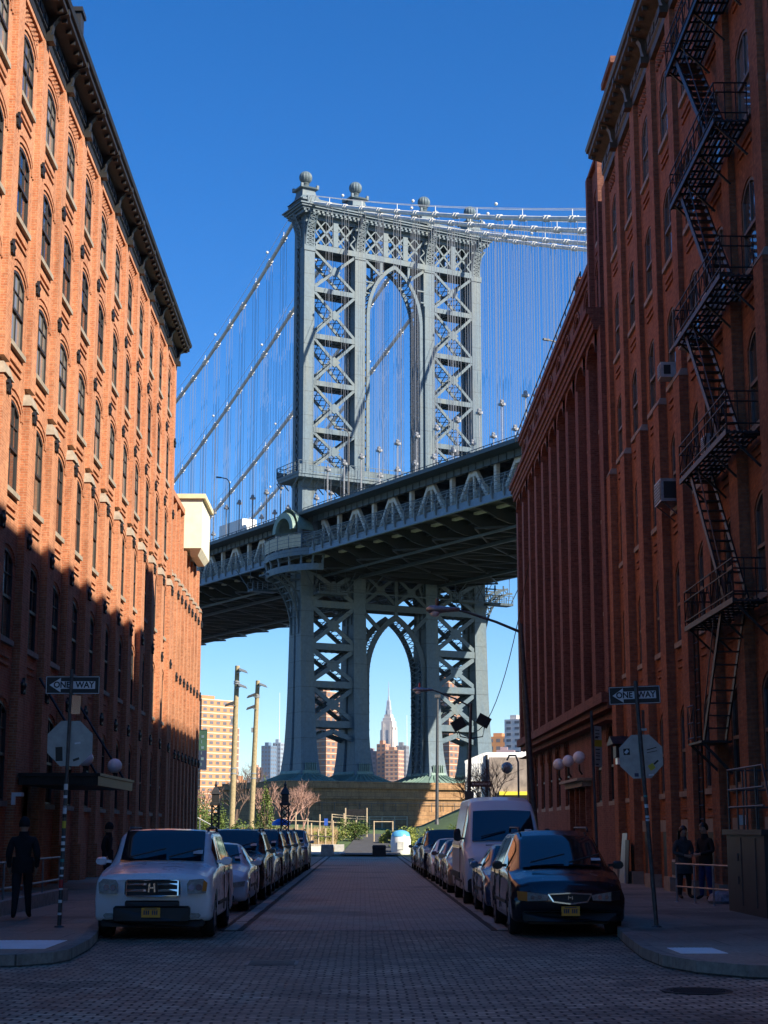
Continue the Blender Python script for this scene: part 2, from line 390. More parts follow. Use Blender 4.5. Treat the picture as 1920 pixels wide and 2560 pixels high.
# ================================================================ buildings
def win_proto(name, w, h, rise, frame, pane, sill=True, style=0):
    """arched sash window in local coords: x outward, y along, z up from the sill; origin at glass plane"""
    def arc(hw, top, rs, n=8):
        return [(hw-2*hw*k/n, top-rs+rs*math.sin(math.pi*k/n)**.8) for k in range(n+1)]
    hw = w/2
    out = [(-hw, 0), (hw, 0)]+arc(hw, h, rise); t = .07
    inn = [(-hw+t, t), (hw-t, t)]+arc(hw-t, h-t, rise*.92)
    g = MB(); n = len(out)
    for k in range(n):
        a, b = out[k], out[(k+1) % n]; c, d = inn[(k+1) % n], inn[k]
        g.face([(.06, *a), (.06, *b), (.06, *c), (.06, *d)]); g.face([(.06, *d), (.06, *c), (.0, *c), (.0, *d)])
    mid = h*.47
    g.box(.01, .075, -hw+t, hw-t, mid-.04, mid+.04)
    if style == 0:
        for k in (1, 2): g.box(.01, .045, -hw+2*hw*k/3-.018, -hw+2*hw*k/3+.018, mid, h-rise*.35)
        g.box(.01, .045, -hw+t, hw-t, mid+(h-mid)*.5-.016, mid+(h-mid)*.5+.016)
        g.box(.01, .045, -.018, .018, .05, mid)
    else:
        g.box(.01, .05, -.03, .03, mid, h-.05)
    fo = g.build(name, frame)
    p = MB(); p.face([(.012, *q) for q in inn]); po = p.build('pane', pane, fo)
    objs = [fo, po]
    if sill:
        s = MB(); s.box(.02, .17, -hw-.07, hw+.07, -.14, -.002); objs.append(s.build('sill', 'stone', fo))
    for o in objs[1:]: o.parent = fo
    return fo
class Facade:
    def __init__(s, name_root, X, sgn, brickm, jd=.2):
        s.root = name_root; s.X = X; s.sgn = sgn; s.jd = jd; s.bm = brickm
        s.mb = MB(lambda w, u, v: (X+sgn*w, u, v)); s.wins = []; s.used = set()
    def cell(s, uc, pw_half, pitch, z0, z1, sill, head, width, rise, hood=0, n=8, extra=True):
        g = s.mb; hw = width/2; uL = uc-pitch/2; uR = uc+pitch/2
        arc = [(uc+hw-2*hw*k/n, head-rise+rise*math.sin(math.pi*k/n)**.8) for k in range(n+1)]
        g.face([(0, uL, z0), (0, uc-hw, z0), (0, uc-hw, z1), (0, uL, z1)])
        g.face([(0, uc+hw, z0), (0, uR, z0), (0, uR, z1), (0, uc+hw, z1)])
        if sill > z0+.01: g.face([(0, uc-hw, z0), (0, uc+hw, z0), (0, uc+hw, sill), (0, uc-hw, sill)])
        for a, b in zip(arc, arc[1:]): g.face([(0, a[0], a[1]), (0, a[0], z1), (0, b[0], z1), (0, b[0], b[1])])
        outl = [(uc-hw, sill), (uc+hw, sill)]+arc; m = len(outl)
        for k in range(m):
            a, b = outl[k], outl[(k+1) % m]
            if abs(a[0]-b[0])+abs(a[1]-b[1]) < 1e-5: continue
            g.face([(0, *a), (0, *b), (-s.jd-.02, *b), (-s.jd-.02, *a)])
        for q in range(hood):
            d0 = .10+q*.20; d1 = d0+.11
            def hp(d):
                return [(uc+(hw+d)*math.cos(math.pi*(k+.0)/n), head-rise-.10+(rise+.10+d)*math.sin(math.pi*k/n)**.85) for k in range(n+1)]
            A, B = hp(d0), hp(d1)
            for k in range(n):
                g.face([(.04, *A[k]), (.04, *B[k]), (.04, *B[k+1]), (.04, *A[k+1])])
                g.face([(0, *A[k]), (.04, *A[k]), (.04, *A[k+1]), (0, *A[k+1])])
                g.face([(0, *B[k]), (.04, *B[k]), (.04, *B[k+1]), (0, *B[k+1])])
        if extra:
            for dz in (.42, .62): g.box(.0, .05, uc-hw*.85, uc+hw*.85, sill-dz-.07, sill-dz)
    def window(s, proto, uc, sill):
        key = proto.name
        if key not in s.used: s.used.add(key); o = proto
        else: o = copy_tree(proto)
        o.parent = s.root; o.matrix_parent_inverse = Matrix.Translation(-Vector(s.root.location))
        v = rnd.random()
        if v < .36:
            for c in o.children:
                if c.name.startswith('pane'): c.material_slots[0].link = 'OBJECT'; c.material_slots[0].material = M['paneB' if v < .24 else 'paneC']
        o.location = (s.X-s.sgn*s.jd, uc, sill); o.rotation_euler = (0, 0, 0 if s.sgn > 0 else math.pi)
        return o

# ---- left warehouse
bw = empty('brick_warehouse', (-9.4, 55, 0), 'long sunlit orange brick warehouse with dark bracketed cornice, arched windows and a door canopy', 'building')
XL = -9.5; P = 3.45
Fa = Facade(bw, XL, 1, 'brickL', jd=.07)
ucs = [43.75+P*k for k in range(-5, 11)]
floorsL = [(21.8, 1.95), (18.25, 2.15), (14.68, 2.15), (10.75, 2.45), (6.75, 2.4), (2.5, 2.6)]
WW = 1.76
cuts = [24.5, 21.05, 17.5, 13.9, 9.95, 5.95, .15]
protos = [win_proto('window', WW, h, .24, 'wframe', 'pane') for s_, h in floorsL]
DOORB = ucs.index(43.75+P*1)
for uc in ucs:
    for i, (sl, h) in enumerate(floorsL):
        if i == 5 and abs(uc-47.2) < .1:
            # entrance bay: deep dark doorway
            Fa.cell(uc, 0, P, cuts[i+1], cuts[i], .15, 3.0, 2.3, .05, hood=0, extra=False); continue
        Fa.cell(uc, 0, P, cuts[i+1], cuts[i], sl, sl+h, WW, .24, hood=2 if i < 4 else 1, extra=i < 5)
        Fa.window(protos[i], uc, sl)
u0, u1 = ucs[0]-P/2, ucs[-1]+P/2
g = Fa.mb
for k in range(len(ucs)+1):
    u = u0+P*k
    g.box(.0, .16, u-.38, u+.38, 13.9, 24.5)
    g.box(.0, .21, u-.50, u+.50, .1, 13.4)
    g.box(.0, .32, u-.58, u+.58, .1, 1.3)
# brick grid panels under the cornice
for uc in ucs:
    for r_ in range(5):
        for c_ in range(15):
            if (r_+c_) % 2: g.box(.0, .06, uc-1.05+c_*.14, uc-.95+c_*.14, 24.02+r_*.075, 24.085+r_*.075)
g.box(.0, .12, u0, u1, 24.42, 24.6)
# body
g.box(-13, -.24, u0+.02, u1-.01, -.2, 24.9)
g.face([(0, u1, -.2), (0, u1, 24.6), (-.3, u1, 24.6), (-.3, u1, -.2)]); g.face([(0, u0, -.2), (0, u0, 24.6), (-.3, u0, 24.6), (-.3, u0, -.2)])
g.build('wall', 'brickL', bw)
def repeat(mb, name, mat, parent, us_):
    """one mesh built round u = 0, copied as a part at every pilaster"""
    o = mb.build(name, mat); attach(o, parent); o.location = (0, us_[0], 0)
    for u in us_[1:]:
        c = o.copy(); COL.objects.link(c); c.location = (0, u, 0)
g = MB(Fa.mb.T)
g.loft([[(0, -.54, 13.38), (.27, -.54, 13.38), (.27, .54, 13.38), (0, .54, 13.38)], [(0, -.40, 13.72), (.17, -.40, 13.72), (.17, .40, 13.72), (0, .40, 13.72)]])
repeat(g, 'stone_cap', 'stone', bw, [u0+P*k for k in range(len(ucs)+1)])
# star tie plates on the pilasters
tp = MB(); tp.lathe([(.20, 0), (.18, .05), (.06, .10), (.001, .12)], (0, 0, 0), 10, axis=0)
for k in range(5):
    t = 2*math.pi*k/5; tp.beam((.03, 0, 0), (.03, .24*math.sin(t), .24*math.cos(t)), .07, .09, up=(1, 0, 0))
tpo = tp.build('tie_plate', 'blackmetal'); first = True
for z in (20.55, 16.95, 13.15, 9.6, 5.6):
    for k in range(1, len(ucs)+1):
        u = u0+P*k
        if z > 6 or u > 40:
            o = tpo if first else tpo.copy()
            if not first: COL.objects.link(o)
            first = False
            attach(o, bw); o.location = (XL+(.16 if z > 13.9 else .21), u, z)
# cornice
def cornice(parent, X, sgn, ua, ub, zb, zt, w, mat, bay, ph, nmod=5):
    g = MB(lambda a, b, c: (X+sgn*a, b, c))
    prof = [(0, zb), (.14, zb), (.14, zb+.25), (.20, zb+.3), (.20, zt-.45), (w*.86, zt-.30), (w*.86, zt-.14), (w*.95, zt-.12), (w, zt), (w*.96, zt+.04), (0, zt+.1)]
    g.loft([[(a, ua, z) for a, z in prof], [(a, ub, z) for a, z in prof]])
    n = int((ub-ua)/bay*nmod)
    for k in range(n):
        u = ua+(k+.5)*(ub-ua)/n
        g.box(w*.60, w*.78, u-.045, u+.045, zt-.46, zt-.27); g.box(.18, .23, u-.2, u+.2, zb+.38, zt-.58)
    co = g.build('cornice', mat, parent)
    b = MB(lambda a, b_, c: (sgn*a, b_, c))
    pr = [(.16, -.95), (.26, -.98), (.32, -.80), (.36, -.55), (w*.6, -.35), (w*.9, -.28), (w*.9, -.1), (.16, -.1)]
    b.prism([(x, z) for x, z in pr], 1, -.13, .13)
    b.T = lambda a, b_, c: (sgn*a, b_, c)
    b.box(.14, .38, -.17, .17, -1.15, -.95)
    bo = b.build('bracket', mat); bo.parent = co; bo.location = (X, ph, zt-.05)
    k = 1
    while ph+bay*k < ub:
        c = bo.copy(); COL.objects.link(c); c.location = (X, ph+bay*k, zt-.05); k += 1
    return co
cornice(bw, XL, 1, u0-.2, 80.6, 24.58, 25.72, .88, 'corniceL', P, u0)
# crest on the parapet
g = MB(lambda a, b, c: (XL+a, b, c))
g.box(-.5, .25, 41.5, 49.9, 25.6, 26.9); g.box(-.55, .35, 41.3, 50.1, 26.9, 27.05)
g.prism([(42.2, 27.05), (49.2, 27.05), (48.2, 27.5), (45.7, 28.4), (43.2, 27.5)], 0, -.5, .25)
for u in (41.7, 49.7): g.box(-.45, .4, u-.3, u+.3, 27.0, 27.6); g.box(-.5, .46, u-.36, u+.36, 27.6, 27.75)
for k in range(9): g.box(.2, .32, 42.4+k*.8, 42.7+k*.8, 26.0, 26.6)
g.build('parapet_crest', 'corniceL', bw)
# doorway and canopy
g = MB(); g.box(XL-.9, XL-.85, 45.9, 48.5, .15, 3.05); 
g.box(XL-.85, XL-.8, 45.95, 47.15, .15, 2.7); g.box(XL-.85, XL-.8, 47.25, 48.45, .15, 2.7); g.box(XL-.82, XL-.6, 47.16, 47.24, .15, 2.8)
d = g.build('door', 'blackmetal', bw)
h = MB(); h.tube([(XL-.72, 47.0, .95), (XL-.72, 47.0, 1.35)], .025); h.build('handle', 'chrome', d)
g = MB(); g.box(-9.25, -7.15, 45.3, 51.9, 2.95, 3.18); g.box(-9.25, -7.05, 45.2, 52.0, 3.18, 3.26)
g.box(-7.16, -7.10, 45.2, 52.0, 2.93, 3.22)
can = g.build('canopy', 'blackmetal', bw)
for u in (46.2, 51.6):
    b = MB(); b.beam((-9.2, u+1.2, 6.0), (-7.3, u, 3.26), .05); b.build('tie_rod', 'blackmetal', can)
for u in (45.7, 51.2):
    b = MB(); b.lathe([(.11, 0), (.05, .05), (.04, .16), (.08, .2)], (-7.55, u, 3.26), 10); b.mi = 1; b.ball((-7.55, u, 3.67), .225)
    b.build('globe_lamp', ['blackmetal', 'globe'], can, smooth=40)
g = MB(); g.box(-9.2, -8.95, 44.2, 44.6, 2.62, 2.72); g.box(-9.2, -9.1, 44.2, 44.3, 2.4, 2.62); g.build('camera_bracket', 'white', bw)
# ---- left annex
an = empty('brick_annex', (-9.4, 90, 0), 'lower sunlit brick annex with narrow piers beyond the warehouse corner', 'building')
Fb = Facade(an, -9.62, 1, 'brickL'); P2 = 1.75
us = [81.55+P2*k for k in range(8)]
pa = win_proto('window', .95, 2.0, .12, 'wframe', 'pane')
for j, uc in enumerate(us):
    top = 18.1 if j < 3 else 14.4+3.2
    if j >= 3: top = 16.3
    zs = [top, 12.4, 9.0, 5.4, .15]
    for i, sl in enumerate((13.0, 9.6, 6.1, 2.4)):
        Fb.cell(uc, 0, P2, zs[i+1], zs[i], sl, sl+2.0, .95, .12, hood=0, extra=False)
        Fb.window(pa, uc, sl)
g = Fb.mb
for k in range(len(us)+1):
    u = us[0]-P2/2+P2*k; t = 18.1 if k < 4 else 16.4
    g.box(0, .35, u-.28, u+.28, -.1, 14.2); g.box(0, .20, u-.2, u+.2, 14.2, t)
ue = us[-1]+P2/2
g.box(-12, -.24, 80.2, 85.95, -.2, 18.1); g.box(-12, -.24, 85.95, ue-.01, -.2, 16.35)
g.face([(0, ue, -.2), (0, ue, 16.3), (-.3, ue, 16.3), (-.3, ue, -.2)])
g.box(-.1, .26, 80.7, 85.9, 18.05, 18.35)
g.build('wall', 'brickL', an)
for k in range(3, 9):
    pass
g = MB(Fb.mb.T)
g.loft([[(0, -.32, 14.0), (.4, -.32, 14.0), (.4, .32, 14.0), (0, .32, 14.0)], [(0, -.22, 14.4), (.22, -.22, 14.4), (.22, .22, 14.4), (0, .22, 14.4)]])
repeat(g, 'stone_cap', 'stone', an, [us[0]-P2/2+P2*k for k in range(len(us)+1)])
tq = tpo.data
for z in (13.3, 9.2, 5.4):
    for k in range(1, 9):
        o = bpy.data.objects.new('tie_plate', tq); COL.objects.link(o); attach(o, an); o.location = (-9.62+.36, us[0]-P2/2+P2*k, z)
g = MB(); g.box(-12.5, -8.68, 88, 92.6, 16.65, 19.35); g.loft([[(-8.68, 88, 16.65), (-8.68, 92.6, 16.65), (-9.3, 92.6, 16.65), (-9.3, 88, 16.65)], [(-8.9, 88.4, 16.3), (-8.9, 92.2, 16.3), (-9.3, 92.2, 16.3), (-9.3, 88.4, 16.3)]])
bx = g.build('roof_cabin', 'cream', an)
g = MB(); g.box(-12.6, -8.50, 87.85, 92.75, 19.35, 19.6); g.build('eaves', plain('cream eaves paint', (.72, .60, .36), .7), bx)

# ---- right warehouse
rw = empty('brick_warehouse', (8.4, 40, 0), 'shaded red brick warehouse behind the iron fire escape with stone window sills', 'building')
XR = 8.52; PR = 3.08
Fc_ = Facade(rw, XR, -1, 'brickR', jd=.09)
ucr = [53.1-PR*k for k in range(10)]
floorsR = [(20.9, 2.05), (17.3, 2.15), (13.85, 2.1), (10.35, 2.15), (6.7, 2.2), (2.75, 2.3)]
cutr = [23.9, 20.1, 16.6, 13.1, 9.6, 5.9, .15]
protr = [win_proto('window', 1.36, h, .30, 'wframe2', 'paneR', style=1) for s_, h in floorsR]
for uc in ucr:
    for i, (sl, h) in enumerate(floorsR):
        Fc_.cell(uc, 0, PR, cutr[i+1], cutr[i], sl, sl+h, 1.36, .30, hood=0, extra=True)
        Fc_.window(protr[i], uc, sl)
ur0, ur1 = ucr[-1]-PR/2, ucr[0]+PR/2
g = Fc_.mb
for k in range(len(ucr)+1):
    u = ur0+PR*k
    g.box(0, .24, u-.42, u+.42, 0, 13.5)
    g.box(0, .15, u-.36, u+.36, 13.5, 23.9)
for uc in ucr:
    for r_ in range(5):
        for c_ in range(12):
            if (r_+c_) % 2: g.box(0, .06, uc-.86+c_*.145, uc-.76+c_*.145, 23.35+r_*.075, 23.415+r_*.075)
g.box(-14, -.26, ur0+.02, ur1-.01, -.2, 24.6)
g.face([(0, ur1, -.2), (0, ur1, 24.0), (-.3, ur1, 24.0), (-.3, ur1, -.2)]); g.face([(0, ur0, -.2), (0, ur0, 24.0), (-.3, ur0, 24.0), (-.3, ur0, -.2)])
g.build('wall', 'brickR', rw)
g = MB(Fc_.mb.T)
g.loft([[(0, -.44, 13.48), (.26, -.44, 13.48), (.26, .44, 13.48), (0, .44, 13.48)], [(0, -.38, 13.68), (.17, -.38, 13.68), (.17, .38, 13.68), (0, .38, 13.68)]])
repeat(g, 'stone_cap', 'stone', rw, [ur0+PR*k for k in range(len(ucr)+1)])
# basement doorways with stone lintels, foundation stones
for uc in ucr[1:7]:
    b = MB(Fc_.mb.T); b.box(0.01, .05, uc-.42, uc+.42, .15, 1.70); o = b.build('basement_door', 'blackmetal', rw)
    b = MB(Fc_.mb.T); b.box(0.01, .10, uc-.5, uc+.5, 1.70, 2.02); b.build('lintel', 'stone', o)
g = MB(Fc_.mb.T); g.box(0, .34, -.46, .46, .1, .52)
repeat(g, 'foundation_stone', 'stone', rw, [ur0+PR*k for k in range(len(ucr)+1)])
cornice(rw, XR, -1, ur0-.1, 54.45, 23.9, 25.1, .78, 'corniceR', PR, ur0)
g = MB(); pass
# ---- right annex
ra = empty('brick_annex', (8.4, 71, 0), 'long dark red brick building with tall narrow piers and a corbelled brick band', 'building')
Fd = Facade(ra, 8.5, -1, 'brickD', jd=.16); PA = 3.1
uca = [57.0+PA*k for k in range(10)]
pA = win_proto('window', 1.5, 1.75, .38, 'wframe', 'paneR', style=1)
pB = win_proto('window', 1.95, 2.55, .12, 'wframe', 'paneR', style=1)
pG = win_proto('window', 1.45, 2.55, .45, 'wframe', 'paneR', style=1)
pT = win_proto('window', 1.2, 1.8, .30, 'wframe', 'paneR', style=1)
g = Fd.mb
for j, uc in enumerate(uca):
    Fd.cell(uc, 0, PA, 19.7, 21.95, 20.05, 21.75, 1.5, .38, hood=1, extra=False) if j else None
    if j: Fd.window(pA, uc, 20.05)
    else:
        Fd.cell(uc, 0, PA, 19.7, 22.3, 20.1, 21.9, 1.2, .3, hood=1); Fd.window(pT, uc, 20.1)
        Fd.cell(uc, 0, PA, 22.3, 25.6, 22.8, 24.6, 1.2, .3, hood=1); Fd.window(pT, uc, 22.8)
    for i, sl in enumerate((15.9, 12.6, 9.3, 6.35)):
        h_ = (2.45, 2.3, 2.3, 2.0)[i]; z1_ = (18.95, 15.3, 12.0, 9.0)[i]; z0_ = (15.3, 12.0, 9.0, 6.0)[i]
        Fd.cell(uc, 0, PA, z0_, z1_, sl, sl+2.55, 1.95, .12, hood=0, extra=False)
        Fd.window(pB, uc, sl)
    if j in (3, 2): Fd.cell(uc, 0, PA, .15, 6.0, .2, 3.4, 1.6, .1, hood=0, extra=False)
    else:
        Fd.cell(uc, 0, PA, .15, 6.0, 2.72, 5.3, 1.45, .45, hood=1, extra=False); Fd.window(pG, uc, 2.72)
ua0, ua1 = uca[0]-PA/2, uca[-1]+PA/2
for k in range(len(uca)+1):
    u = ua0+PA*k; g.box(0, .30, u-.42, u+.42, 6.25, 18.95)
for q, (za, zb, w) in enumerate(((18.9, 19.1, .48), (19.1, 19.3, .54), (19.3, 19.5, .62), (19.5, 19.72, .72), (5.95, 6.3, .5), (5.75, 5.95, .30))):
    g.box(0, w, ua0+.01*q, ua1-.01*q, za, zb)
# arch spandrels between the piers under the band
for j, uc in enumerate(uca):
    hw = PA/2-.45; n = 8
    pts = [(uc+hw*math.cos(math.pi*k/n), 18.2+.6*math.sin(math.pi*k/n)) for k in range(n+1)]
    for a, b in zip(pts, pts[1:]):
        g.face([(.38, a[0], a[1]), (.38, a[0], 18.95), (.38, b[0], 18.95), (.38, b[0], b[1])]); g.face([(.38, *a), (.38, *b), (0, *b), (0, *a)])
g.box(0, .42, ua0, ua1, 5.35, 5.36)
g.box(0, .12, ua0+PA, ua1, 21.95, 22.15); g.box(-.3, .2, ua0+PA, ua1, 22.15, 22.4)
g.box(0, .14, ua0, ua0+PA, 25.6, 25.75)
for u in (ua0+.2, ua0+PA-.25): g.box(0, .2, u-.2, u+.2, 19.7, 25.6)
g.box(-14, -.5, ua0+.01, ua0+PA, -.2, 25.75); g.box(-14, -.5, ua0+PA, ua1-.01, -.2, 22.2); g.box(-24, -3, ua1-.2, 100, -.2, 22)
for q in (ua0, ua1): g.face([(0, q, -.2), (0, q, 22.2 if q == ua1 else 25.6), (-.55, q, 22.2 if q == ua1 else 25.6), (-.55, q, -.2)])
g.face([(0, ua0+PA, 22), (0, ua0+PA, 25.7), (-.55, ua0+PA, 25.7), (-.55, ua0+PA, 22)])
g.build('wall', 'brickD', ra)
# door recess surround
g = MB(); 
for uc in (uca[2], uca[3]):
    g.box(8.3, 8.52, uc-.95, uc-.80, .15, 3.35); g.box(8.3, 8.52, uc+.80, uc+.95, .15, 3.35)
g.mi = 1; g.box(8.15, 8.5, uca[2]-1.1, uca[3]+1.1, 3.35, 3.55); g.box(7.95, 8.5, uca[2]-1.3, uca[3]+1.3, 3.55, 3.65)
dd = g.build('door_surround', ['brickD', 'stone'], ra)
for uc in (uca[2], uca[3]):
    b = MB(); b.box(8.86, 8.9, uc-.78, uc+.78, .15, 3.35); b.box(8.8, 8.87, uc-.05, uc+.05, .15, 3.3); b.build('door', plain('brown door paint', (.10, .05, .03), .5), dd, world=True)
for u in (61.6, 64.8, 68.0):
    b = MB(); b.tube([(8.1, u, 3.75), (8.0, u, 3.9), (8.0, u, 4.12)], .04); b.mi = 1; b.ball((8.0, u, 4.38), .23)
    b.build('globe_lamp', ['blackmetal', 'globe'], dd, smooth=40)
for (x, y, z0, z1) in ((8.6, 63, 22.4, 23.3), (8.7, 79.5, 22.4, 23.2)):
    g = MB(); g.box(x, x+1.1, y, y+1.3, z0-.1, z1); g.box(x-.08, x+1.2, y-.08, y+1.38, z1, z1+.1); g.build('chimney', 'brickD', ra)
g = MB(); g.box(9.1, 12, 56.3, 58.5, 25.7, 29.3); g.box(9.0, 12.1, 56.2, 58.6, 29.3, 29.55); g.build('roof_bulkhead', 'brickD', ra)
g = MB(); g.tube([(8.25, y, 22.58) for y in (60, 70, 80, 87.3)], .03, 5)
for k in range(18): g.tube([(8.25, 60+k*1.6, 22.35), (8.25, 60+k*1.6, 22.58)], .02, 4)
g.build('roof_rail', 'blackmetal', ra)
# buildings across the cross street behind the viewer: they shade the crossing
for (x0, x1, y0, y1, z, lab, mt) in ((9.4, 29.5, -46, 8, 54, 'tall dark brick block behind the viewer that shades the crossing', 'brickD'), (-26, -10.5, -40, 4, 24, 'brick block behind the viewer across the crossing', 'brickR')):
    rt = empty('brick_block', ((x0+x1)/2, (y0+y1)/2, 0), lab, 'building')
    g = MB(); g.box(x0, x1, y0, y1, -.2, z); g.build('wall', mt, rt)
    g = MB()
    for a in range(int((x1-x0-2)//3)):
        for b_ in range(int((z-4)//4)): g.box(x0+2+a*3, x0+3.5+a*3, y1-.02, y1+.03, 3+b_*4, 5.2+b_*4)
    tag(g.build('window', 'pane', rt), kind='stuff')
# ================================================================ bridge
PHI = R(28.593); XC, YC = 4.107, 243.2
U = (math.cos(PHI), math.sin(PHI)); A_ = (-math.sin(PHI), math.cos(PHI))
def BT(o, s, z): return (XC+U[0]*o+A_[0]*s, YC+U[1]*o+A_[1]*s, z)
br = empty('suspension_bridge', (XC, YC, 3), 'blue grey steel suspension bridge tower with ball finials, truss deck, cables and hangers', 'bridge')
def bm_(): return MB(BT)
OFF = (-14.63, -6.1, 6.1, 14.63)
def interp(tab, z):
    if z <= tab[0][0]: return tab[0][1]
    for (a, x), (b, y) in zip(tab, tab[1:]):
        if z <= b:
            return x+(y-x)*(z-a)/(b-a)
    return tab[-1][1]
LW = [(8.4, 3.5), (10, 2.9), (13, 2.5), (18, 2.25), (26, 2.1), (36, 2.0), (92, 1.75)]
LD = [(8.4, 7.4), (10, 6.6), (12.5, 5.6), (16, 4.9), (21, 4.3), (30, 3.7), (38, 3.4), (92, 3.1)]
# bracing mesh = tower part
g = bm_()
def strut(g, o0, o1, z, h=.75, d=1.5):
    for s in (-d, d): g.box(o0, o1, s-.12, s+.12, z-h/2, z+h/2)
    for zz in (z-h/2, z+h/2-.06): g.box(o0, o1, -d, d, zz, zz+.06) if zz > z else None
    n = int((o1-o0)/.9)
    for k in range(n):
        a = o0+(o1-o0)*k/n; b = o0+(o1-o0)*(k+1)/n
        g.beam((a, -d, z-h/2), (b, d, z-h/2), .14); g.beam((b, -d, z-h/2), (a, d, z-h/2), .14)
def xbrace(g, o0, o1, z0, z1, d=1.45, w=.42, gus=1.):
    for s in (-d, d):
        g.beam((o0, s, z0), (o1, s, z1), w, .22, up=(0, 1, 0)); g.beam((o0, s, z1), (o1, s, z0), w, .22, up=(0, 1, 0))
        cx, cz = (o0+o1)/2, (z0+z1)/2
        g.prism([(cx-gus, cz), (cx, cz-gus*.8), (cx+gus, cz), (cx, cz+gus*.8)], 1, s-.12, s+.12) if s < 0 else None
    for (p, q) in (((o0, z0), (o1, z1)), ((o0, z1), (o1, z0))):
        n = 9
        for k in range(n):
            a = (p[0]+(q[0]-p[0])*k/n, p[1]+(q[1]-p[1])*k/n); b = (p[0]+(q[0]-p[0])*(k+1)/n, p[1]+(q[1]-p[1])*(k+1)/n)
            g.beam((a[0], -d, a[1]), (b[0], d, b[1]), .10); g.beam((b[0], -d, b[1]), (a[0], d, a[1]), .10)
bays = ((-14.63+.9, -6.1-.9), (6.1+.9, 14.63-.9))
for o0, o1 in bays:
    zs = [87.0, 80.6, 73.4, 66.25, 59.15, 53.2]
    for z in zs[1:-1]: strut(g, o0, o1, z)
    for a, b in zip(zs, zs[1:]): xbrace(g, o0, o1, b+.4, a-.4)
    zl = [38.6, 33.6, 27.5, 22.1, 16.5]
    for z in zl[1:]: strut(g, o0, o1, z, .95, 1.7)
    for a, b in zip(zl, zl[1:]): xbrace(g, o0, o1, b+.45, a-.45, 1.6, .62, 1.15)
    # shallow arch brace under the lowest strut
    for s in (-1.7, 1.7):
        pts = [(o0, 13.9), (o0, 15.9), ((o0+o1)/2, 16.1), (o1, 15.9), (o1, 13.9), ((o0+o1)/2+1.2, 15.1), ((o0+o1)/2-1.2, 15.1)]
        for a, b in (((o0, 14.3), ((o0+o1)/2, 15.5)), (((o0+o1)/2, 15.5), (o1, 14.3))):
            g.beam((a[0], s, a[1]), (b[0], s, b[1]), .7, .3, up=(0, 1, 0))
# top horizontal and lattice frieze between z 87 and 91.6 over the full width
for d in (-1.6, 1.6):
    g.box(-13.7, 13.7, d-.14, d+.14, 86.75, 87.6); g.box(-13.7, 13.7, d-.14, d+.14, 91.4, 92.0)
g.box(-13.7, 13.7, -1.6, 1.6, 87.5, 87.58)
for o0, o1, n in ((-13.7, -7.0, 2), (-5.2, 5.2, 3), (7.0, 13.7, 2)):
    w = (o1-o0)/n
    for k in range(n):
        a, b = o0+w*k, o0+w*(k+1)
        for d in (-1.6, 1.6):
            g.beam((a, d, 87.6), (b, d, 91.4), .30, .2, up=(0, 1, 0)); g.beam((a, d, 91.4), (b, d, 87.6), .30, .2, up=(0, 1, 0))
            m_ = (a+b)/2
            for p, q in (((a, 89.5), (m_, 91.4)), ((m_, 91.4), (b, 89.5)), ((b, 89.5), (m_, 87.6)), ((m_, 87.6), (a, 89.5))):
                g.beam((p[0], d, p[1]), (q[0], d, q[1]), .16, .12, up=(0, 1, 0))
            if k: g.box(a-.42, a+.42, d-.18, d+.18, 87.6, 91.4)
tower = g.build('tower', 'steelA', br)
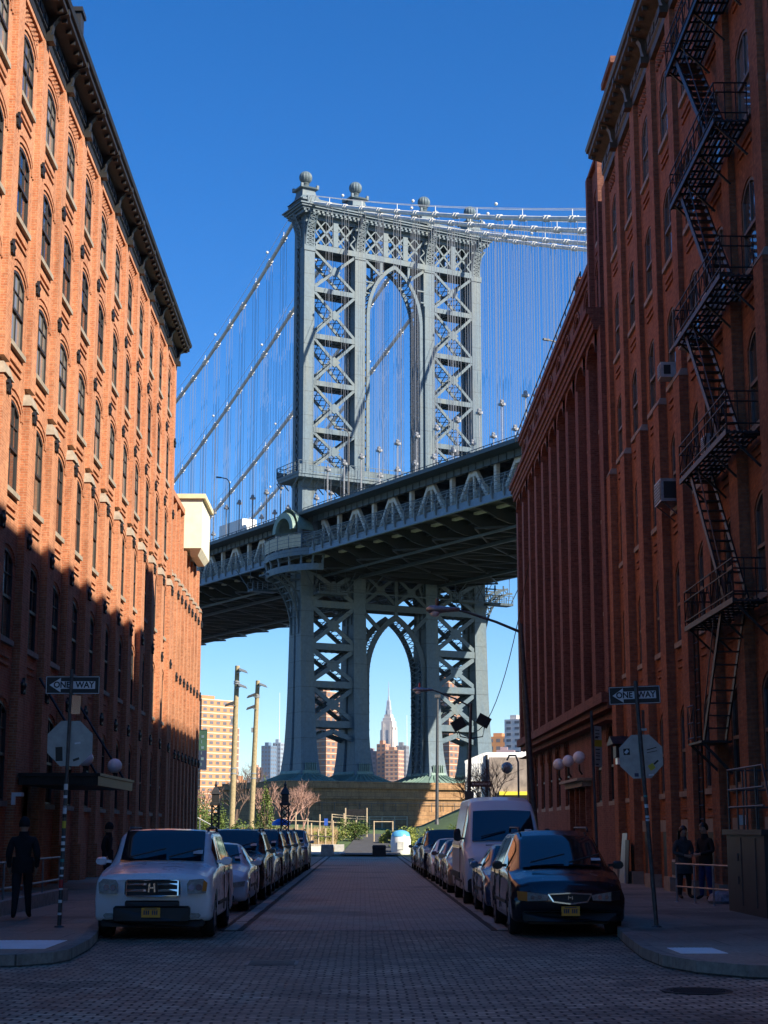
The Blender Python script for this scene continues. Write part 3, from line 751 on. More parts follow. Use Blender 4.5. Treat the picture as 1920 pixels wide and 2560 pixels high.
# legs
def leg_rings(o, zs, wf, df):
    rings = []
    for z in zs:
        w = interp(LW, z)*wf/2; d = interp(LD, z)*df/2; nt_ = w*.35
        rings.append([(o-w, -d, z), (o+w, -d, z), (o+w, -d*.15, z), (o+w-nt_, -d*.1, z), (o+w-nt_, d*.1, z), (o+w, d*.15, z), (o+w, d, z), (o-w, d, z), (o-w, d*.15, z), (o-w+nt_, d*.1, z), (o-w+nt_, -d*.1, z), (o-w, -d*.15, z)])
    return rings
for o in OFF:
    g = bm_()
    zs = [9.3, 10, 10.8, 11.8, 13, 14.5, 16, 18.5, 21, 25, 30, 34, 38, 42.5]
    g.loft(leg_rings(o, zs, 1, 1))
    # upper column: front box, lattice flanks, back box
    d = 1.6
    g.box(o-.85, o+.85, -d, -.15, 42.5, 92.2); g.box(o-.85, o+.85, .95, d+.2, 42.5, 92.2)
    for sgn in (-.85, .85):
        z = 43
        while z < 91.5:
            g.beam((o+sgn*.97, -.15, z), (o+sgn*.97, .95, z+1.3), .10, .14, up=(1, 0, 0)); g.beam((o+sgn*.97, .95, z), (o+sgn*.97, -.15, z+1.3), .10, .14, up=(1, 0, 0)); z += 1.3
    g.box(o-.95, o+.95, -d-.1, -d+.02, 86.4, 87.3)
    lg = g.build('leg', 'steelA'); attach(lg, tower, False)
    # bell shaped cast foot
    g = bm_(); prof = [(9.9, 1.02), (9.6, 1.1), (9.45, 1.08), (9.2, 1.35), (8.95, 1.8), (8.65, 2.5), (8.35, 3.1), (8.2, 3.15)]
    rings = []
    for z, e in prof:
        w = 1.55+(e-1)*1.15; dd = 3.4+(e-1)*1.1; rings.append([(o+sx*w*ax, sy*dd*ay, z) for sx, sy, ax, ay in ((-1, -1, .75, 1), (1, -1, .75, 1), (1, -1, 1, .85), (1, 1, 1, .85), (1, 1, .75, 1), (-1, 1, .75, 1), (-1, 1, 1, .85), (-1, -1, 1, .85))])
    g.loft(rings)
    for k in range(-3, 4):
        for sy in (-1, 1): g.beam((o+k*.38, sy*3.5, 9.5), (o+k*1.0, sy*5.75, 8.35), .14)
    for k in range(-4, 5):
        for sx in (-1, 1): g.beam((o+sx*1.7, k*.7, 9.45), (o+sx*4.0, k*1.1, 8.35), .14)
    for k in range(6): g.box(o-.9+k*.32, o-.78+k*.32, -3.5, -3.3, 9.9, 11.0)
    f = g.build('foot', 'copper'); attach(f, lg if False else tower, False)
# entablature
g = bm_()
def slab(z0, z1, oe, de): g.box(-14.63-oe, 14.63+oe, -de, de, z0, z1)
slab(92.0, 92.5, 1.5, 2.5); slab(92.5, 92.8, 1.8, 2.8); slab(92.8, 93.1, 2.1, 3.1); slab(93.1, 93.3, 2.35, 3.3); slab(93.3, 94.0, 1.4, 2.2); slab(94.0, 94.3, 1.7, 2.5)
k = -16.2
while k < 16.3:
    for s in (-1, 1): g.box(k, k+.35, s*2.4, s*2.75, 92.15, 92.5)
    k += .75
en = g.build('entablature', 'steelA'); attach(en, tower, False)
for i, o in enumerate(OFF):
    # curved lattice brackets under the cornice, towards viewer and back, and outward at the ends
    def curve(t, out): return 87.2+(92.0-87.2)*t, .62*out*(t**2.6)
    dirs = [(0, -1), (0, 1)]+([(-1, 0)] if i == 0 else [])+([(1, 0)] if i == 3 else [])
    for dx, dy in dirs:
        g = bm_()
        for side in (-.62, .62):
            prev = None
            for k in range(9):
                t = k/8; z, e = curve(t, 2.4)
                base = 1.65 if dy else .9
                p = (o+(side if dy else dx*(base+e)), (dy*(base+e) if dy else side), z)
                if prev: g.beam(prev, p, .16)
                g.beam(p, (o, (dy*(base+e) if dy else 0), z), .08) if dy else g.beam(p, (p[0], 0, z), .08)
                q = (o+(side if dy else dx*base), (dy*base if dy else side), z)
                if k % 2 == 0: g.beam(p, q, .10)
                if k: g.beam(prev, q, .09)
                if side > 0:
                    p2 = (o-side if dy else p[0], p[1] if dy else -side, z); g.beam(p, p2, .10)
                    if prev: g.beam(prev, p2, .10); g.beam((o-side if dy else prev[0], prev[1] if dy else -side, prev[2]), p, .10)
                prev = p
        b = g.build('bracket', 'steelA'); attach(b, tower, False)
    # pedestal and ribbed ball finial
    g = bm_()
    g.loft([[(o+a*w, b_*d, z) for a, b_ in ((-1, -1), (1, -1), (1, 1), (-1, 1))] for z, w, d in ((94.2, 2.0, 2.3), (94.7, 1.5, 1.8), (95.1, 1.2, 1.4), (95.9, 1.05, 1.15), (96.25, 1.05, 1.15), (96.3, 1.45, 1.5), (96.5, 1.5, 1.6), (96.55, .8, .8))])
    for sx in (-1, 1):
        for sy in (-1, 1): g.box(o+sx*1.3-.18, o+sx*1.3+.18, sy*1.4-.18, sy*1.4+.18, 96.3, 96.9); 
    for sy in (-1, 1): g.prism([(o-.5, 93.3), (o+.5, 93.3), (o+.35, 94.2), (o, 94.7), (o-.35, 94.2)], 1, sy*2.7, sy*2.4)
    g.box(o-.9, o+.9, -2.6, -2.0, 92.4, 94.6)
    pd = g.build('pedestal', 'steelA'); attach(pd, tower, False)
    g = bm_(); g.lathe([(.75, 0), (.55, .2), (.42, .5), (.5, .8), (.6, .95), (.5, 1.05)], (o, 0, 96.5), 12)
    n = 48; rings = []
    for k in range(11):
        t = math.pi*(.06+.88*k/10); rr = 1.0*math.sin(t); zz = 98.45-.98*math.cos(t)
        rings.append([(o+rr*(1-.09*(j % 4 == 0))*math.cos(2*math.pi*j/n), rr*(1-.09*(j % 4 == 0))*math.sin(2*math.pi*j/n), zz) for j in range(n)])
    g.loft(rings); fi = g.build('ball_finial', 'steelA'); attach(fi, tower, False)
# arches
def arch(z_s, z_a, hw, th, d, legz, mat):
    g = bm_(); n = 14
    def pt(t, off):  # pointed arch: two circular arcs
        # t 0..1 left spring to apex
        ang = t*R(66); r = (hw)/(1-math.cos(R(66)))
        x = -hw+r*(1-math.cos(ang)); z = z_s+(z_a-z_s)*math.sin(ang)/math.sin(R(66))
        nx, nz = -math.cos(ang), math.sin(ang)
        return x+nx*off, z+nz*off
    L = [pt(k/n, 0) for k in range(n+1)]; O = [pt(k/n, th) for k in range(n+1)]
    O[-1] = (0, O[-1][1]+.25)
    inn = L+[(-x, z) for x, z in L[::-1][1:]]; out = O+[(-x, z) for x, z in O[::-1][1:]]
    inn = [(-hw, legz)]+inn+[(hw, legz)]; out = [(-hw-th, legz)]+out+[(hw+th, legz)]
    for a in range(len(inn)-1):
        for s in (-d, d):
            s2 = s+.25*(1 if s < 0 else -1)
            g.loft([[(inn[a][0], s, inn[a][1]), (out[a][0], s, out[a][1]), (out[a][0], s2, out[a][1]), (inn[a][0], s2, inn[a][1])], [(inn[a+1][0], s, inn[a+1][1]), (out[a+1][0], s, out[a+1][1]), (out[a+1][0], s2, out[a+1][1]), (inn[a+1][0], s2, inn[a+1][1])]])
        m1 = ((inn[a][0]+out[a][0])/2, (inn[a][1]+out[a][1])/2)
        L_ = math.dist(inn[a], inn[a+1]); nn = max(1, int(L_/1.2))
        for q in range(nn):
            p0 = [inn[a][j]+(inn[a+1][j]-inn[a][j])*q/nn for j in (0, 1)]; p1 = [inn[a][j]+(inn[a+1][j]-inn[a][j])*(q+1)/nn for j in (0, 1)]
            g.beam((p0[0], -d, p0[1]), (p1[0], d, p1[1]), .10); g.beam((p0[0], d, p0[1]), (p1[0], -d, p1[1]), .10)
    o_ = g.build('arch', mat); attach(o_, tower, False); return g
arch(77.6, 86.0, 4.35, .55, 1.5, 53.4, 'steelA')
for s in (-1, 1):
    g = bm_(); g.box(s*2.4-.1, s*2.4+.1, -1.5, 1.5, 85.4, 85.6); g.box(s*4.6-.1, s*4.6+.1, -1.5, 1.5, 81.35, 81.45); g.box(s*4.3-.1, s*4.3+.1, -1.5, 1.5, 83.15, 83.25); g.beam((s*5.15, -1.5, 80.9), (s*5.15, -1.5, 86.8), .2); g.beam((s*5.15, 1.5, 80.9), (s*5.15, 1.5, 86.8), .2)
    for d in (-1.5, 1.5):
        g.beam((s*5.2, d, 86.6), (s*2.6, d, 84.6), .4, .2, up=(0, 1, 0)); g.beam((s*5.2, d, 83.2), (s*3.9, d, 83.2), .3, .2); g.beam((s*5.2, d, 81.4), (s*4.5, d, 81.4), .3, .2)
        g.box(s*2.4-.2, s*2.4+.2, d-.1, d+.1, 84.8, 86.8); g.beam((s*5.2, d, 86.7), (s*2.4, d, 86.7), .2)
    a_ = g.build('spandrel', 'steelA'); attach(a_, tower, False)
arch(23.5, 31.9, 4.45, .8, 1.7, 9.5, 'steelB')
g = bm_()
for s in (-1, 1):
    for d in (-1.7, 1.7):
        g.beam((s*5.2, d, 32.6), (s*2.9, d, 30.5), .6, .25, up=(0, 1, 0))
g.box(-5.2, 5.2, -1.8, -1.5, 33.2, 34.1); g.box(-5.2, 5.2, 1.5, 1.8, 33.2, 34.1)
for o0, o1 in ((-5.2, 0), (0, 5.2)): xbrace(g, o0, o1, 34.2, 38.4, 1.6, .5, .8)
g.box(-.25, .25, -1.8, -1.5, 32.4, 38.4)
a_ = g.build('spandrel', 'steelB'); attach(a_, tower, False)
# gallery around the tower above the roadway
g = bm_()
o0, o1, d = -17.1, 17.1, 3.6
g.box(o0, o1, -d, d, 52.0, 52.35)
g.box(o0+.1, o1-.1, -d+.1, d-.1, 51.55, 52.0)
for s in (-1, 1):
    k = o0
    while k < o1-.1:
        g.box(k, k+.09, s*d-.05, s*d+.05, 52.3, 53.9); g.beam((k, s*d, 51.6), (k, s*(d-1.6), 50.4), .12); k += 1.14
    for z in (52.7, 53.3, 53.9): g.box(o0, o1, s*d-.03, s*d+.03, z-.05, z+.03)
    g.box(o0, o1, s*d-.012, s*d+.012, 52.4, 53.3)
for oo in (o0, o1):
    for z in (52.7, 53.3, 53.9): g.box(oo-.03, oo+.03, -d, d, z-.05, z+.03)
    k = -d
    while k < d: g.box(oo-.05, oo+.05, k, k+.09, 52.3, 53.9); k += 1.2
for a, b in ((-13.7, -7.0), (-5.2, 5.2), (7.0, 13.7)):   # arched brackets beneath the gallery between columns
    n = 10
    for q in range(n):
        t0, t1 = math.pi*q/n, math.pi*(q+1)/n
        c, h = (a+b)/2, (b-a)/2
        P0 = (c-h*math.cos(t0), 48.9+2.3*math.sin(t0)); P1 = (c-h*math.cos(t1), 48.9+2.3*math.sin(t1))
        for s in (-1.5, 1.5): g.prism([P0, P1, (P1[0], 51.6), (P0[0], 51.6)], 1, s-.1, s+.1)
gl = g.build('gallery', 'steelA'); attach(gl, tower, False)

# ---------------------------------------------------------------- deck
def zd(s): return .0125*s
S0, S1 = -116, 210
def lbox(g, o0, o1, z0, z1, sa=S0, sb=S1):
    n = max(1, int((sb-sa)/40))
    rings = []
    for k in range(n+1):
        s = sa+(sb-sa)*k/n; q = zd(s); rings.append([(o0, s, z0+q), (o1, s, z0+q), (o1, s, z1+q), (o0, s, z1+q)])
    g.loft(rings)
g = bm_()
# lower deck strips with narrow slots, floor beams and stringers
strips = [(-18.2, -15.0), (-14.3, -10.2), (-9.9, -6.3), (-5.8, -.2), (.2, 5.8), (6.3, 9.9), (10.2, 14.3), (15.0, 18.2)]
for a, b in strips: lbox(g, a, b, 39.75, 40.05)
s = S0
i = 0
while s < S1:
    q = zd(s)
    # floor beam: shallow at the edges, deeper between trusses
    for sg in (-1, 1):
        pts = [(-18.3, 39.7), (-18.3, 39.35)]
        prof = [(18.3, 39.3), (17, 39.25), (15.8, 38.9), (14.6, 38.3), (13.0, 37.9), (6.0, 37.7), (0, 37.7)]
        for (x0, z0), (x1, z1) in zip(prof, prof[1:]):
            g.loft([[(sg*x0, s-.16, z0+q), (sg*x0, s+.16, z0+q), (sg*x0, s+.16, 39.8+q), (sg*x0, s-.16, 39.8+q)], [(sg*x1, s-.16, z1+q), (sg*x1, s+.16, z1+q), (sg*x1, s+.16, 39.8+q), (sg*x1, s-.16, 39.8+q)]])
    # crossing of the slots
    for a, b in strips[:-1]:
        if rnd.random() < .75:
            lbox(g, b-.02, b+.55 if b not in (-.2,) else b+.42, 39.80, 40.0, s+(.5 if rnd.random() < .5 else 1.4), s+4.9)
    i += 1; s += 4.97
for o in (-12.5, -10.4, -8.6, -4, -2, 2, 4, 8.6, 10.4, 12.5): lbox(g, o-.12, o+.12, 39.2, 39.75)
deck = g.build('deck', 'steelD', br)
g = bm_()
for o in (-7.4, 7.4): lbox(g, o-.2, o+.2, 37.35, 37.75)
lbox(g, -12.2, -11.95, 37.5, 37.8); x = g.build('maintenance_rail', 'steelB'); attach(x, deck, False)
# bottom lateral bracing
g = bm_(); s = S0
while s < S1-10:
    q = zd(s)
    for a, b in ((-14.6, -6), (-6, 6), (6, 14.6)):
        g.beam((a, s, 37.9+q), (b, s+9.94, 37.9+zd(s+9.94)), .22); g.beam((b, s, 37.9+q), (a, s+9.94, 37.9+zd(s+9.94)), .22)
    s += 9.94
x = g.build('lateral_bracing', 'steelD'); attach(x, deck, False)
# trusses: A frames alternating with posts
for o in OFF:
    g = bm_()
    lbox(g, o-.3, o+.3, 39.5, 40.4); lbox(g, o-.3, o+.3, 45.0, 45.9)
    k = -12
    while True:
        sa = -6.6+9.94*k; 
        if sa > S1-5: break
        if sa > S0+5:
            q = zd(sa)
            for sg in (-1, 1): g.beam((o, sa+sg*.35, 45.0+q), (o, sa+sg*3.9, 40.3+zd(sa+sg*3.9)), .46, .5, up=(1, 0, 0))
            g.box(o-.22, o+.22, sa-.7, sa+.7, 44.2+q, 45.1+q); g.box(o-.12, o+.12, sa-.15, sa+.15, 40.3+q, 45+q)
            q = zd(sa-4.97); g.box(o-.25, o+.25, sa-4.97-.28, sa-4.97+.28, 40.3+q, 45.2+q)
        k += 1
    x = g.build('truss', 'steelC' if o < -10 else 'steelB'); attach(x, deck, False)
# upper roadway with ribbed edge girder
g = bm_()
for sg in (-1, 1):
    a, b = (-17.6, -6.6) if sg < 0 else (6.6, 17.6)
    lbox(g, a, b, 45.6, 46.0)
    e = -15.3 if sg < 0 else 15.3
    lbox(g, e-.12, e+.12, 44.75, 46.25)
    s = S0
    while s < S1:
        q = zd(s); g.box(e-.22, e+.22, s-.06, s+.06, 44.75+q, 46.3+q); g.box(e-.05, e+.05, s-.05, s+.05, 46.2+q, 47.25+q)
        if int((s-S0)/1.66) % 3 == 0: g.box(min(e, 0), max(e, 0), s-.15, s+.15, 44.9+q, 45.6+q)
        s += 1.66
    for z in (46.6, 47.0, 47.3): lbox(g, e-.04, e+.04, z-.05, z+.03)
lbox(g, -6.6, 6.6, 45.2, 45.5)
x = g.build('upper_roadway', 'steelB'); attach(x, deck, False)
# outer walkway fascia, curved rail posts, rail
for sg in (-1, 1):
    g = bm_(); lbox(g, sg*18.42-.1, sg*18.42+.1, 39.25, 40.15); lbox(g, sg*18.42-.22, sg*18.42+.22, 39.2, 39.3)
    x = g.build('fascia_girder', 'fascia'); attach(x, deck, False)
    g = bm_(); s = S0
    while s < S1:
        q = zd(s)
        g.beam((sg*18.6, s, 39.5+q), (sg*18.75, s, 40.9+q), .16, .2); g.beam((sg*18.75, s, 40.9+q), (sg*18.45, s, 42.1+q), .12); g.box(sg*18.62-.18, sg*18.62+.18, s-.12, s+.12, 39.9+q, 40.5+q)
        s += 2.485
    for z in (40.45, 40.9, 41.35, 41.8, 42.1): lbox(g, sg*18.66-.03, sg*18.66+.03, z-.03, z+.03)
    s = S0
    while s < S1:
        q = zd(s); g.box(sg*18.66-.012, sg*18.66+.012, s-.02, s+.02, 40.2+q, 42.1+q); s += .31
    x = g.build('walkway_railing', 'mesh'); attach(x, deck, False)
g = bm_(); s = S0
while s < S1:
    q = zd(s); g.beam((-15.9, s, 40.2+q), (-15.9, s, 42.0+q), .12); g.beam((-15.9, s, 42+q), (-16.5, s, 42.5+q), .1); s += 2.485
for z in (40.9, 41.4, 41.9): lbox(g, -15.93, -15.87, z-.03, z+.03)
s = S0
while s < S1:
    q = zd(s); g.box(-15.91, -15.89, s-.015, s+.015, 40.2+q, 41.9+q); s += .24
x = g.build('inner_railing', 'dirtytan'); attach(x, deck, False)
# rounded gallery of the walkway round the near leg, its ribbed dome and bracket
g = bm_(); n = 18
def gal(r, t): return (-16.6-r*.85*math.sin(t), -3.2+r*1.55*math.cos(t)*-1)
for z0, z1, r in ((39.1, 40.1, 4.9), (37.0, 37.9, 4.8)):
    rings = []
    for k in range(n+1):
        t = math.pi*k/n; a = gal(r, t); b = gal(r-.3, t); rings.append([(*a, z0), (*b, z0), (*b, z1), (*a, z1)])
    g.loft(rings)
pf = [gal(4.8, math.pi*k/n) for k in range(n+1)]
g.prism([(x_, y_) for x_, y_ in pf], 2, 39.8, 40.0)
for k in range(0, n+1, 2):
    t = math.pi*k/n; a = gal(4.95, t); b = gal(4.6, t)
    g.beam((*a, 40), (*a, 42.2), .12); g.beam((*b, 37.9), (*b, 38.5), .25); g.beam((*b, 38.4), (*a, 39.2), .22)
for z in (40.5, 41.0, 41.5, 42.0, 42.3):
    for k in range(n): g.beam((*gal(4.95, math.pi*k/n), z), (*gal(4.95, math.pi*(k+1)/n), z), .06)
x = g.build('tower_balcony', 'steelA'); attach(x, deck, False)
g = bm_()
for k in range(n): 
    a, b = gal(4.97, math.pi*k/n), gal(4.97, math.pi*(k+1)/n)
    if 3 < k < 15: g.face([(*a, 40.3), (*b, 40.3), (*b, 42.1), (*a, 42.1)])
x = g.build('balcony_screen', 'dirtytan'); attach(x, deck, False)
# outward curved lattice bracket from leg up to the balcony
for oo, sg in ((OFF[0], -1), (OFF[3], 1), (OFF[0], 1), (OFF[1], -1), (OFF[1], 1), (OFF[2], -1), (OFF[2], 1), (OFF[3], -1)):
    outer = (oo, sg) in ((OFF[0], -1), (OFF[3], 1))
    R_, z0, z1 = (5.2, 29.2, 37.4) if outer else (1.7, 31.0, 38.0)
    g = bm_()
    for s in (-1.2, 1.2):
        prev = None
        for k in range(11):
            t = k/10; a = R(90)*t; e = R_*(1-math.cos(a))*1.0; z = z0+(z1-z0)*math.sin(a)
            p = (oo+sg*(1.0+e), s, z); q = (oo+sg*(1.0+max(e-.75, 0)), s, z+.65*(t))
            if prev:
                g.beam(prev[0], p, .22, .3); g.beam(prev[1], q, .18, .3); g.beam(prev[0], q, .1)
            if outer and k in (3, 5, 7, 9): g.beam(q, (oo+sg*1.0, s, z+.6*t), .18)
            if outer and k in (7, 9): g.beam(q, (q[0], s, 38.5), .18)
            if k < 10: g.beam(p, q, .1)
            if s < 0: g.beam(p, (p[0], 1.2, p[2]), .14)
            prev = (p, q)
    x = g.build('curved_bracket', 'steelB'); attach(x, tower, False)
# ribbed half dome over the walkway
g = bm_(); rings = []
for k in range(13):
    t = math.pi*k/12; ring = []
    for j in range(25):
        p_ = math.pi*j/24; rr = 1+.05*(j % 2)
        ring.append((-16.2-2.3*rr*math.sin(t)*math.sin(p_)*1.05+.0, -2.9+3.3*rr*math.cos(p_), 43.4+2.9*rr*math.sin(p_)*abs(math.cos(t/2))**.9))
    rings.append(ring)
g.loft([[(-17.6+.2*k, -2.9+3.3*(1-.012*k)*(1+.03*(j % 2))*math.cos(math.pi*j/24), 43.3+2.7*(1-.04*k)*(1+.03*(j % 2))*math.sin(math.pi*j/24)) for j in range(25)] for k in range(-5, 10)], close=False)
th = [[(-18.75+dx, -2.9+r*math.cos(math.pi*j/24), 43.3+r*.82*math.sin(math.pi*j/24)) for j in range(25)] for r, dx in ((2.3, 0), (2.3, -.5), (3.3, -.5), (3.3, 0))]
g.loft(th, close=False)
x = g.build('ribbed_hood', 'copper', smooth=50); attach(x, deck, False)
g = bm_(); g.box(-15.4, -13.8, -6.4, .2, 42.4, 45.0); x = g.build('tower_collar', 'steelD'); attach(x, deck, False)
# hanging maintenance platforms and ladders round the legs under the deck
g = bm_()
for (o, s, z, w) in ((-16.6, 9, 36.3, 4), (-12.0, -4.0, 34.6, 4.6), (10, -5, 34.8, 3.4), (16.5, -4, 34.9, 4.0), (17.6, 6, 35.0, 3)):
    g.box(o-w/2, o+w/2, s-.9, s+.9, z, z+.35)
    for k in range(6):
        xx = o-w/2+w*k/5
        for d in (-.9, .9): g.box(xx-.04, xx+.04, s+d-.04, s+d+.04, z, z+1.5)
        g.box(xx-.035, xx+.035, s-.03, s+.03, z+1.2, 39.8) if k in (0, 5) else None
    for zz in (z+.8, z+1.4):
        for d in (-.9, .9): g.box(o-w/2, o+w/2, s+d-.04, s+d+.04, zz, zz+.08)
    g.beam((o-w/2, s, z), (o-w/2-1.5, s+2, 39.7), .1); g.beam((o+w/2, s, z), (o+w/2+1.5, s-2, 39.7), .1)
for s in (-5, 5): 
    for a, b in ((-10, -6.5), (-6.5, -3), (8, 11), (11, 14)): g.beam((a, s, 35.2), (b, s, 38.8), .14)
    g.box(-11, 15, s-.1, s+.1, 35.0, 35.2)
x = g.build('work_platform', 'steelB'); attach(x, deck, False)
# small lamp posts on the upper deck
for (o, s) in ((-15.6, -16), (-15.6, 24), (-15.6, -66), (15.2, -30), (-15.6, 56)):
    g = bm_(); q = zd(s)
    g.tube([(o, s, 46+q), (o, s, 55.5+q), (o-.5, s, 56+q), (o-1.6, s, 56.1+q)], .09, 5); g.box(o-2.3, o-1.5, s-.15, s+.15, 55.98+q, 56.18+q)
    x = g.build('roadway_lamp', 'darkgalv'); attach(x, deck, False)
# cables with bands and hand ropes, hangers beneath
def zmain(s, i): 
    return 94.6-.50*s+.0021*s*s if i == 0 else 94.6-.478*s+.00095*s*s
def zside(s): return 94.6-.41*s+.00055*s*s
for i, o in enumerate(OFF):
    g = bm_()
    pm = [(o, s, zmain(s, i)) for s in ([0, 3]+[6+6*k for k in range(26)]) if zmain(s, i) > 47.5+zd(s)-3]
    ps = [(o, -s, zside(s)) for s in [0, 3]+[6+6*k for k in range(18)]]
    g.tube(pm, .29, 8); g.tube(ps, .29, 8)
    hs = []
    for k in range(1, 33):
        s = 4.97*k+2.4; z = zmain(s, i)
        if z > 49+zd(s): hs.append((s, z))
    for k in range(1, 23):
        s = 4.97*k+2.9; hs.append((-s, zside(s)))
    for s, z in hs:
        sl = (zmain(s+.5, i)-zmain(s-.5, i)) if s > 0 else -(zside(-s+.5)-zside(-s-.5))
        dz = Vector((0, 1, sl)).normalized()
        for e in (-.34, .34): 
            a = Vector((o, s, z))+dz*(e-.2); b = Vector((o, s, z))+dz*(e+.2)
            g.tube([tuple(a), tuple(b)], .40, 8)
    for sg in (-.45, .45):
        g.tube([(o+sg, p[1], p[2]+1.15) for p in pm], .035, 4); g.tube([(o+sg, p[1], p[2]+1.15) for p in ps], .035, 4)
    for s, z in hs[::2]:
        g.box(o-.03, o+.03, s-.03, s+.03, z, z+1.2)
    for s, z in hs[1::4]: g.ball((o-.45, s, z+1.65), .22, 5)
    cb = g.build('main_cable', 'cable'); attach(cb, br)
    for s, z in hs:
        g = bm_(); zb = 52.0+zd(s)
        for e in (-.62, .62):
            for f in (-.2, .2):
                g.tube([(o+f, s+e, z), (o+f, s+e, min(z, 45+zd(s)))], .026, 4, caps=False)
        if z > zb+.8:
            g.box(o-.32, o+.32, s-.30, s+.30, zb-.25, zb+.05); g.ball((o, s, zb+.25), .27, 5); g.ball((o-.3, s-.35, zb-.1), .2, 4); g.ball((o+.3, s+.35, zb-.1), .2, 4)
            g.box(o-.045, o+.045, s-.045, s+.045, 45+zd(s), zb)
        h = g.build('hanger', ['cable'] if False else 'rope'); attach(h, cb, False)
# granite foundation
g = bm_()
for z0, z1, oe, de in ((-1.2, 3.4, 23.4, 11.4), (3.4, 4.2, 23.0, 11.0), (4.2, 5.9, 22.6, 10.6), (5.9, 6.2, 22.9, 10.9), (6.2, 7.3, 22.3, 10.3), (7.3, 7.9, 22.7, 10.7), (7.9, 8.25, 22.1, 10.1)):
    g.box(-oe, oe, -de, de, z0, z1)
fd = g.build('foundation', 'granite', br)
g = bm_(); k = -22.5
while k < 23:
    g.box(k, k+.06, -11.0, -10.94, 4.2, 5.4); k += 1.9
g.box(-22.8, 22.8, -11.0, -10.95, 5.3, 5.37); x = g.build('railing', 'darkgalv'); attach(x, fd, False)
# white box truck on the upper roadway
tr = empty('box_truck', BT(-12, 28, 46.3), 'white box truck crossing on the upper roadway of the bridge', 'truck')
def BQ(o, s, z): return BT(o, s, z+zd(s))
g = MB(BQ); g.box(-13.3, -10.8, 24, 33, 47.0, 49.9); g.build('cargo_box', 'white', tr)
g = MB(BQ); g.loft([[(-13.2, 23.8, 46.6), (-10.9, 23.8, 46.6), (-10.9, 23.8, 48.9), (-13.2, 23.8, 48.9)], [(-13.2, 22.6, 46.6), (-10.9, 22.6, 46.6), (-10.9, 22.6, 48.6), (-13.2, 22.6, 48.6)], [(-13.2, 22.2, 46.6), (-10.9, 22.2, 46.6), (-10.9, 22.2, 47.6), (-13.2, 22.2, 47.6)]]); g.build('cab', 'white', tr)
g = MB(BQ)
for s in (23.2, 31.2):
    for o in (-13.1, -11.0): g.lathe([(.45, -.15), (.45, .15)], (o, s, 46.5), 12, axis=0)
g.build('wheel', 'tyre', tr)
# ================================================================ cars (local: x right, y back from the nose, z up)
def car_type(name, L, W, st, wf, wr, Rw, sill=.28, nose=.16, side_glass=(), ws=(), rear=(), kind='suv'):
    return dict(name=name, L=L, W=W, st=st, wf=wf, wr=wr, Rw=Rw, sill=sill, nose=nose, side=side_glass, ws=ws, rear=rear, kind=kind)
# stations: (y, z_belt, z_top, half_belt, half_top) fractions of W/2 for widths
T_ = {}
T_['suv'] = car_type('suv', 4.77, 1.94, [(0, .88, .93, .90, .84), (.08, .99, 1.03, .95, .88), (.5, 1.06, 1.10, .97, .84), (1.15, 1.12, 1.17, .985, .84), (1.3, 1.13, 1.22, .985, .82), (1.85, 1.14, 1.70, .99, .79), (2.2, 1.14, 1.745, 1, .79), (3.9, 1.15, 1.73, 1, .78), (4.45, 1.15, 1.66, .99, .76), (4.62, 1.13, 1.35, .97, .76), (4.72, 1.08, 1.12, .95, .82), (4.77, .95, .98, .90, .80)], .92, 3.62, .365, side_glass=((1.62, 2.5), (2.6, 3.5), (3.6, 4.3)), ws=(1.24, 1.88), nose=.12, kind='suv')
T_['sedan'] = car_type('sedan', 4.6, 1.82, [(0, .62, .66, .80, .72), (.12, .74, .78, .92, .82), (.5, .84, .88, .97, .84), (1.25, .92, .97, .985, .84), (1.4, .93, 1.0, .985, .82), (2.1, .94, 1.38, .99, .68), (2.5, .94, 1.44, 1, .66), (3.3, .95, 1.40, 1, .65), (4.0, .96, 1.08, .985, .72), (4.35, .95, .99, .97, .80), (4.55, .88, .92, .93, .80), (4.6, .78, .8, .88, .78)], .9, 3.58, .33, side_glass=((1.85, 2.6), (2.68, 3.55)), ws=(1.36, 2.15), sill=.22, kind='sedan')
T_['minivan'] = car_type('minivan', 5.1, 1.92, [(0, .70, .74, .80, .72), (.12, .84, .88, .91, .80), (.45, .93, .97, .97, .82), (.95, 1.02, 1.07, .985, .82), (1.05, 1.04, 1.12, .985, .81), (1.95, 1.06, 1.60, .99, .71), (2.4, 1.07, 1.72, 1, .71), (4.4, 1.08, 1.70, 1, .70), (4.8, 1.08, 1.60, .98, .70), (5.0, 1.05, 1.2, .96, .76), (5.1, .9, .95, .9, .78)], .95, 4.0, .34, side_glass=((1.75, 2.6), (2.7, 3.7), (3.8, 4.6)), ws=(1.0, 2.0), sill=.24, nose=.22, kind='minivan')
T_['van'] = car_type('van', 5.95, 1.98, [(0, .92, .98, .84, .76), (.14, 1.10, 1.15, .93, .84), (.45, 1.24, 1.30, .97, .86), (.72, 1.32, 1.40, .985, .86), (.82, 1.34, 1.50, .985, .86), (1.35, 1.42, 2.16, .99, .80), (1.75, 1.45, 2.44, 1, .76), (2.3, 1.45, 2.54, 1, .74), (5.6, 1.45, 2.54, 1, .74), (5.9, 1.45, 2.48, .99, .74), (5.95, 1.3, 2.4, .96, .72)], 1.0, 4.66, .35, side_glass=((1.28, 2.1),), ws=(.78, 1.38), sill=.3, nose=.20, kind='van')
def st_at(T, y, sm=True):
    S = T['st']
    if y <= S[0][0]: return S[0][1:]
    for a, b in zip(S, S[1:]):
        if y <= b[0]:
            t = (y-a[0])/(b[0]-a[0]); return tuple(a[i]+(b[i]-a[i])*t for i in range(1, 5))
    return S[-1][1:]
def nosey(T, x): return T['nose']*(abs(x)/(T['W']/2))**2.2
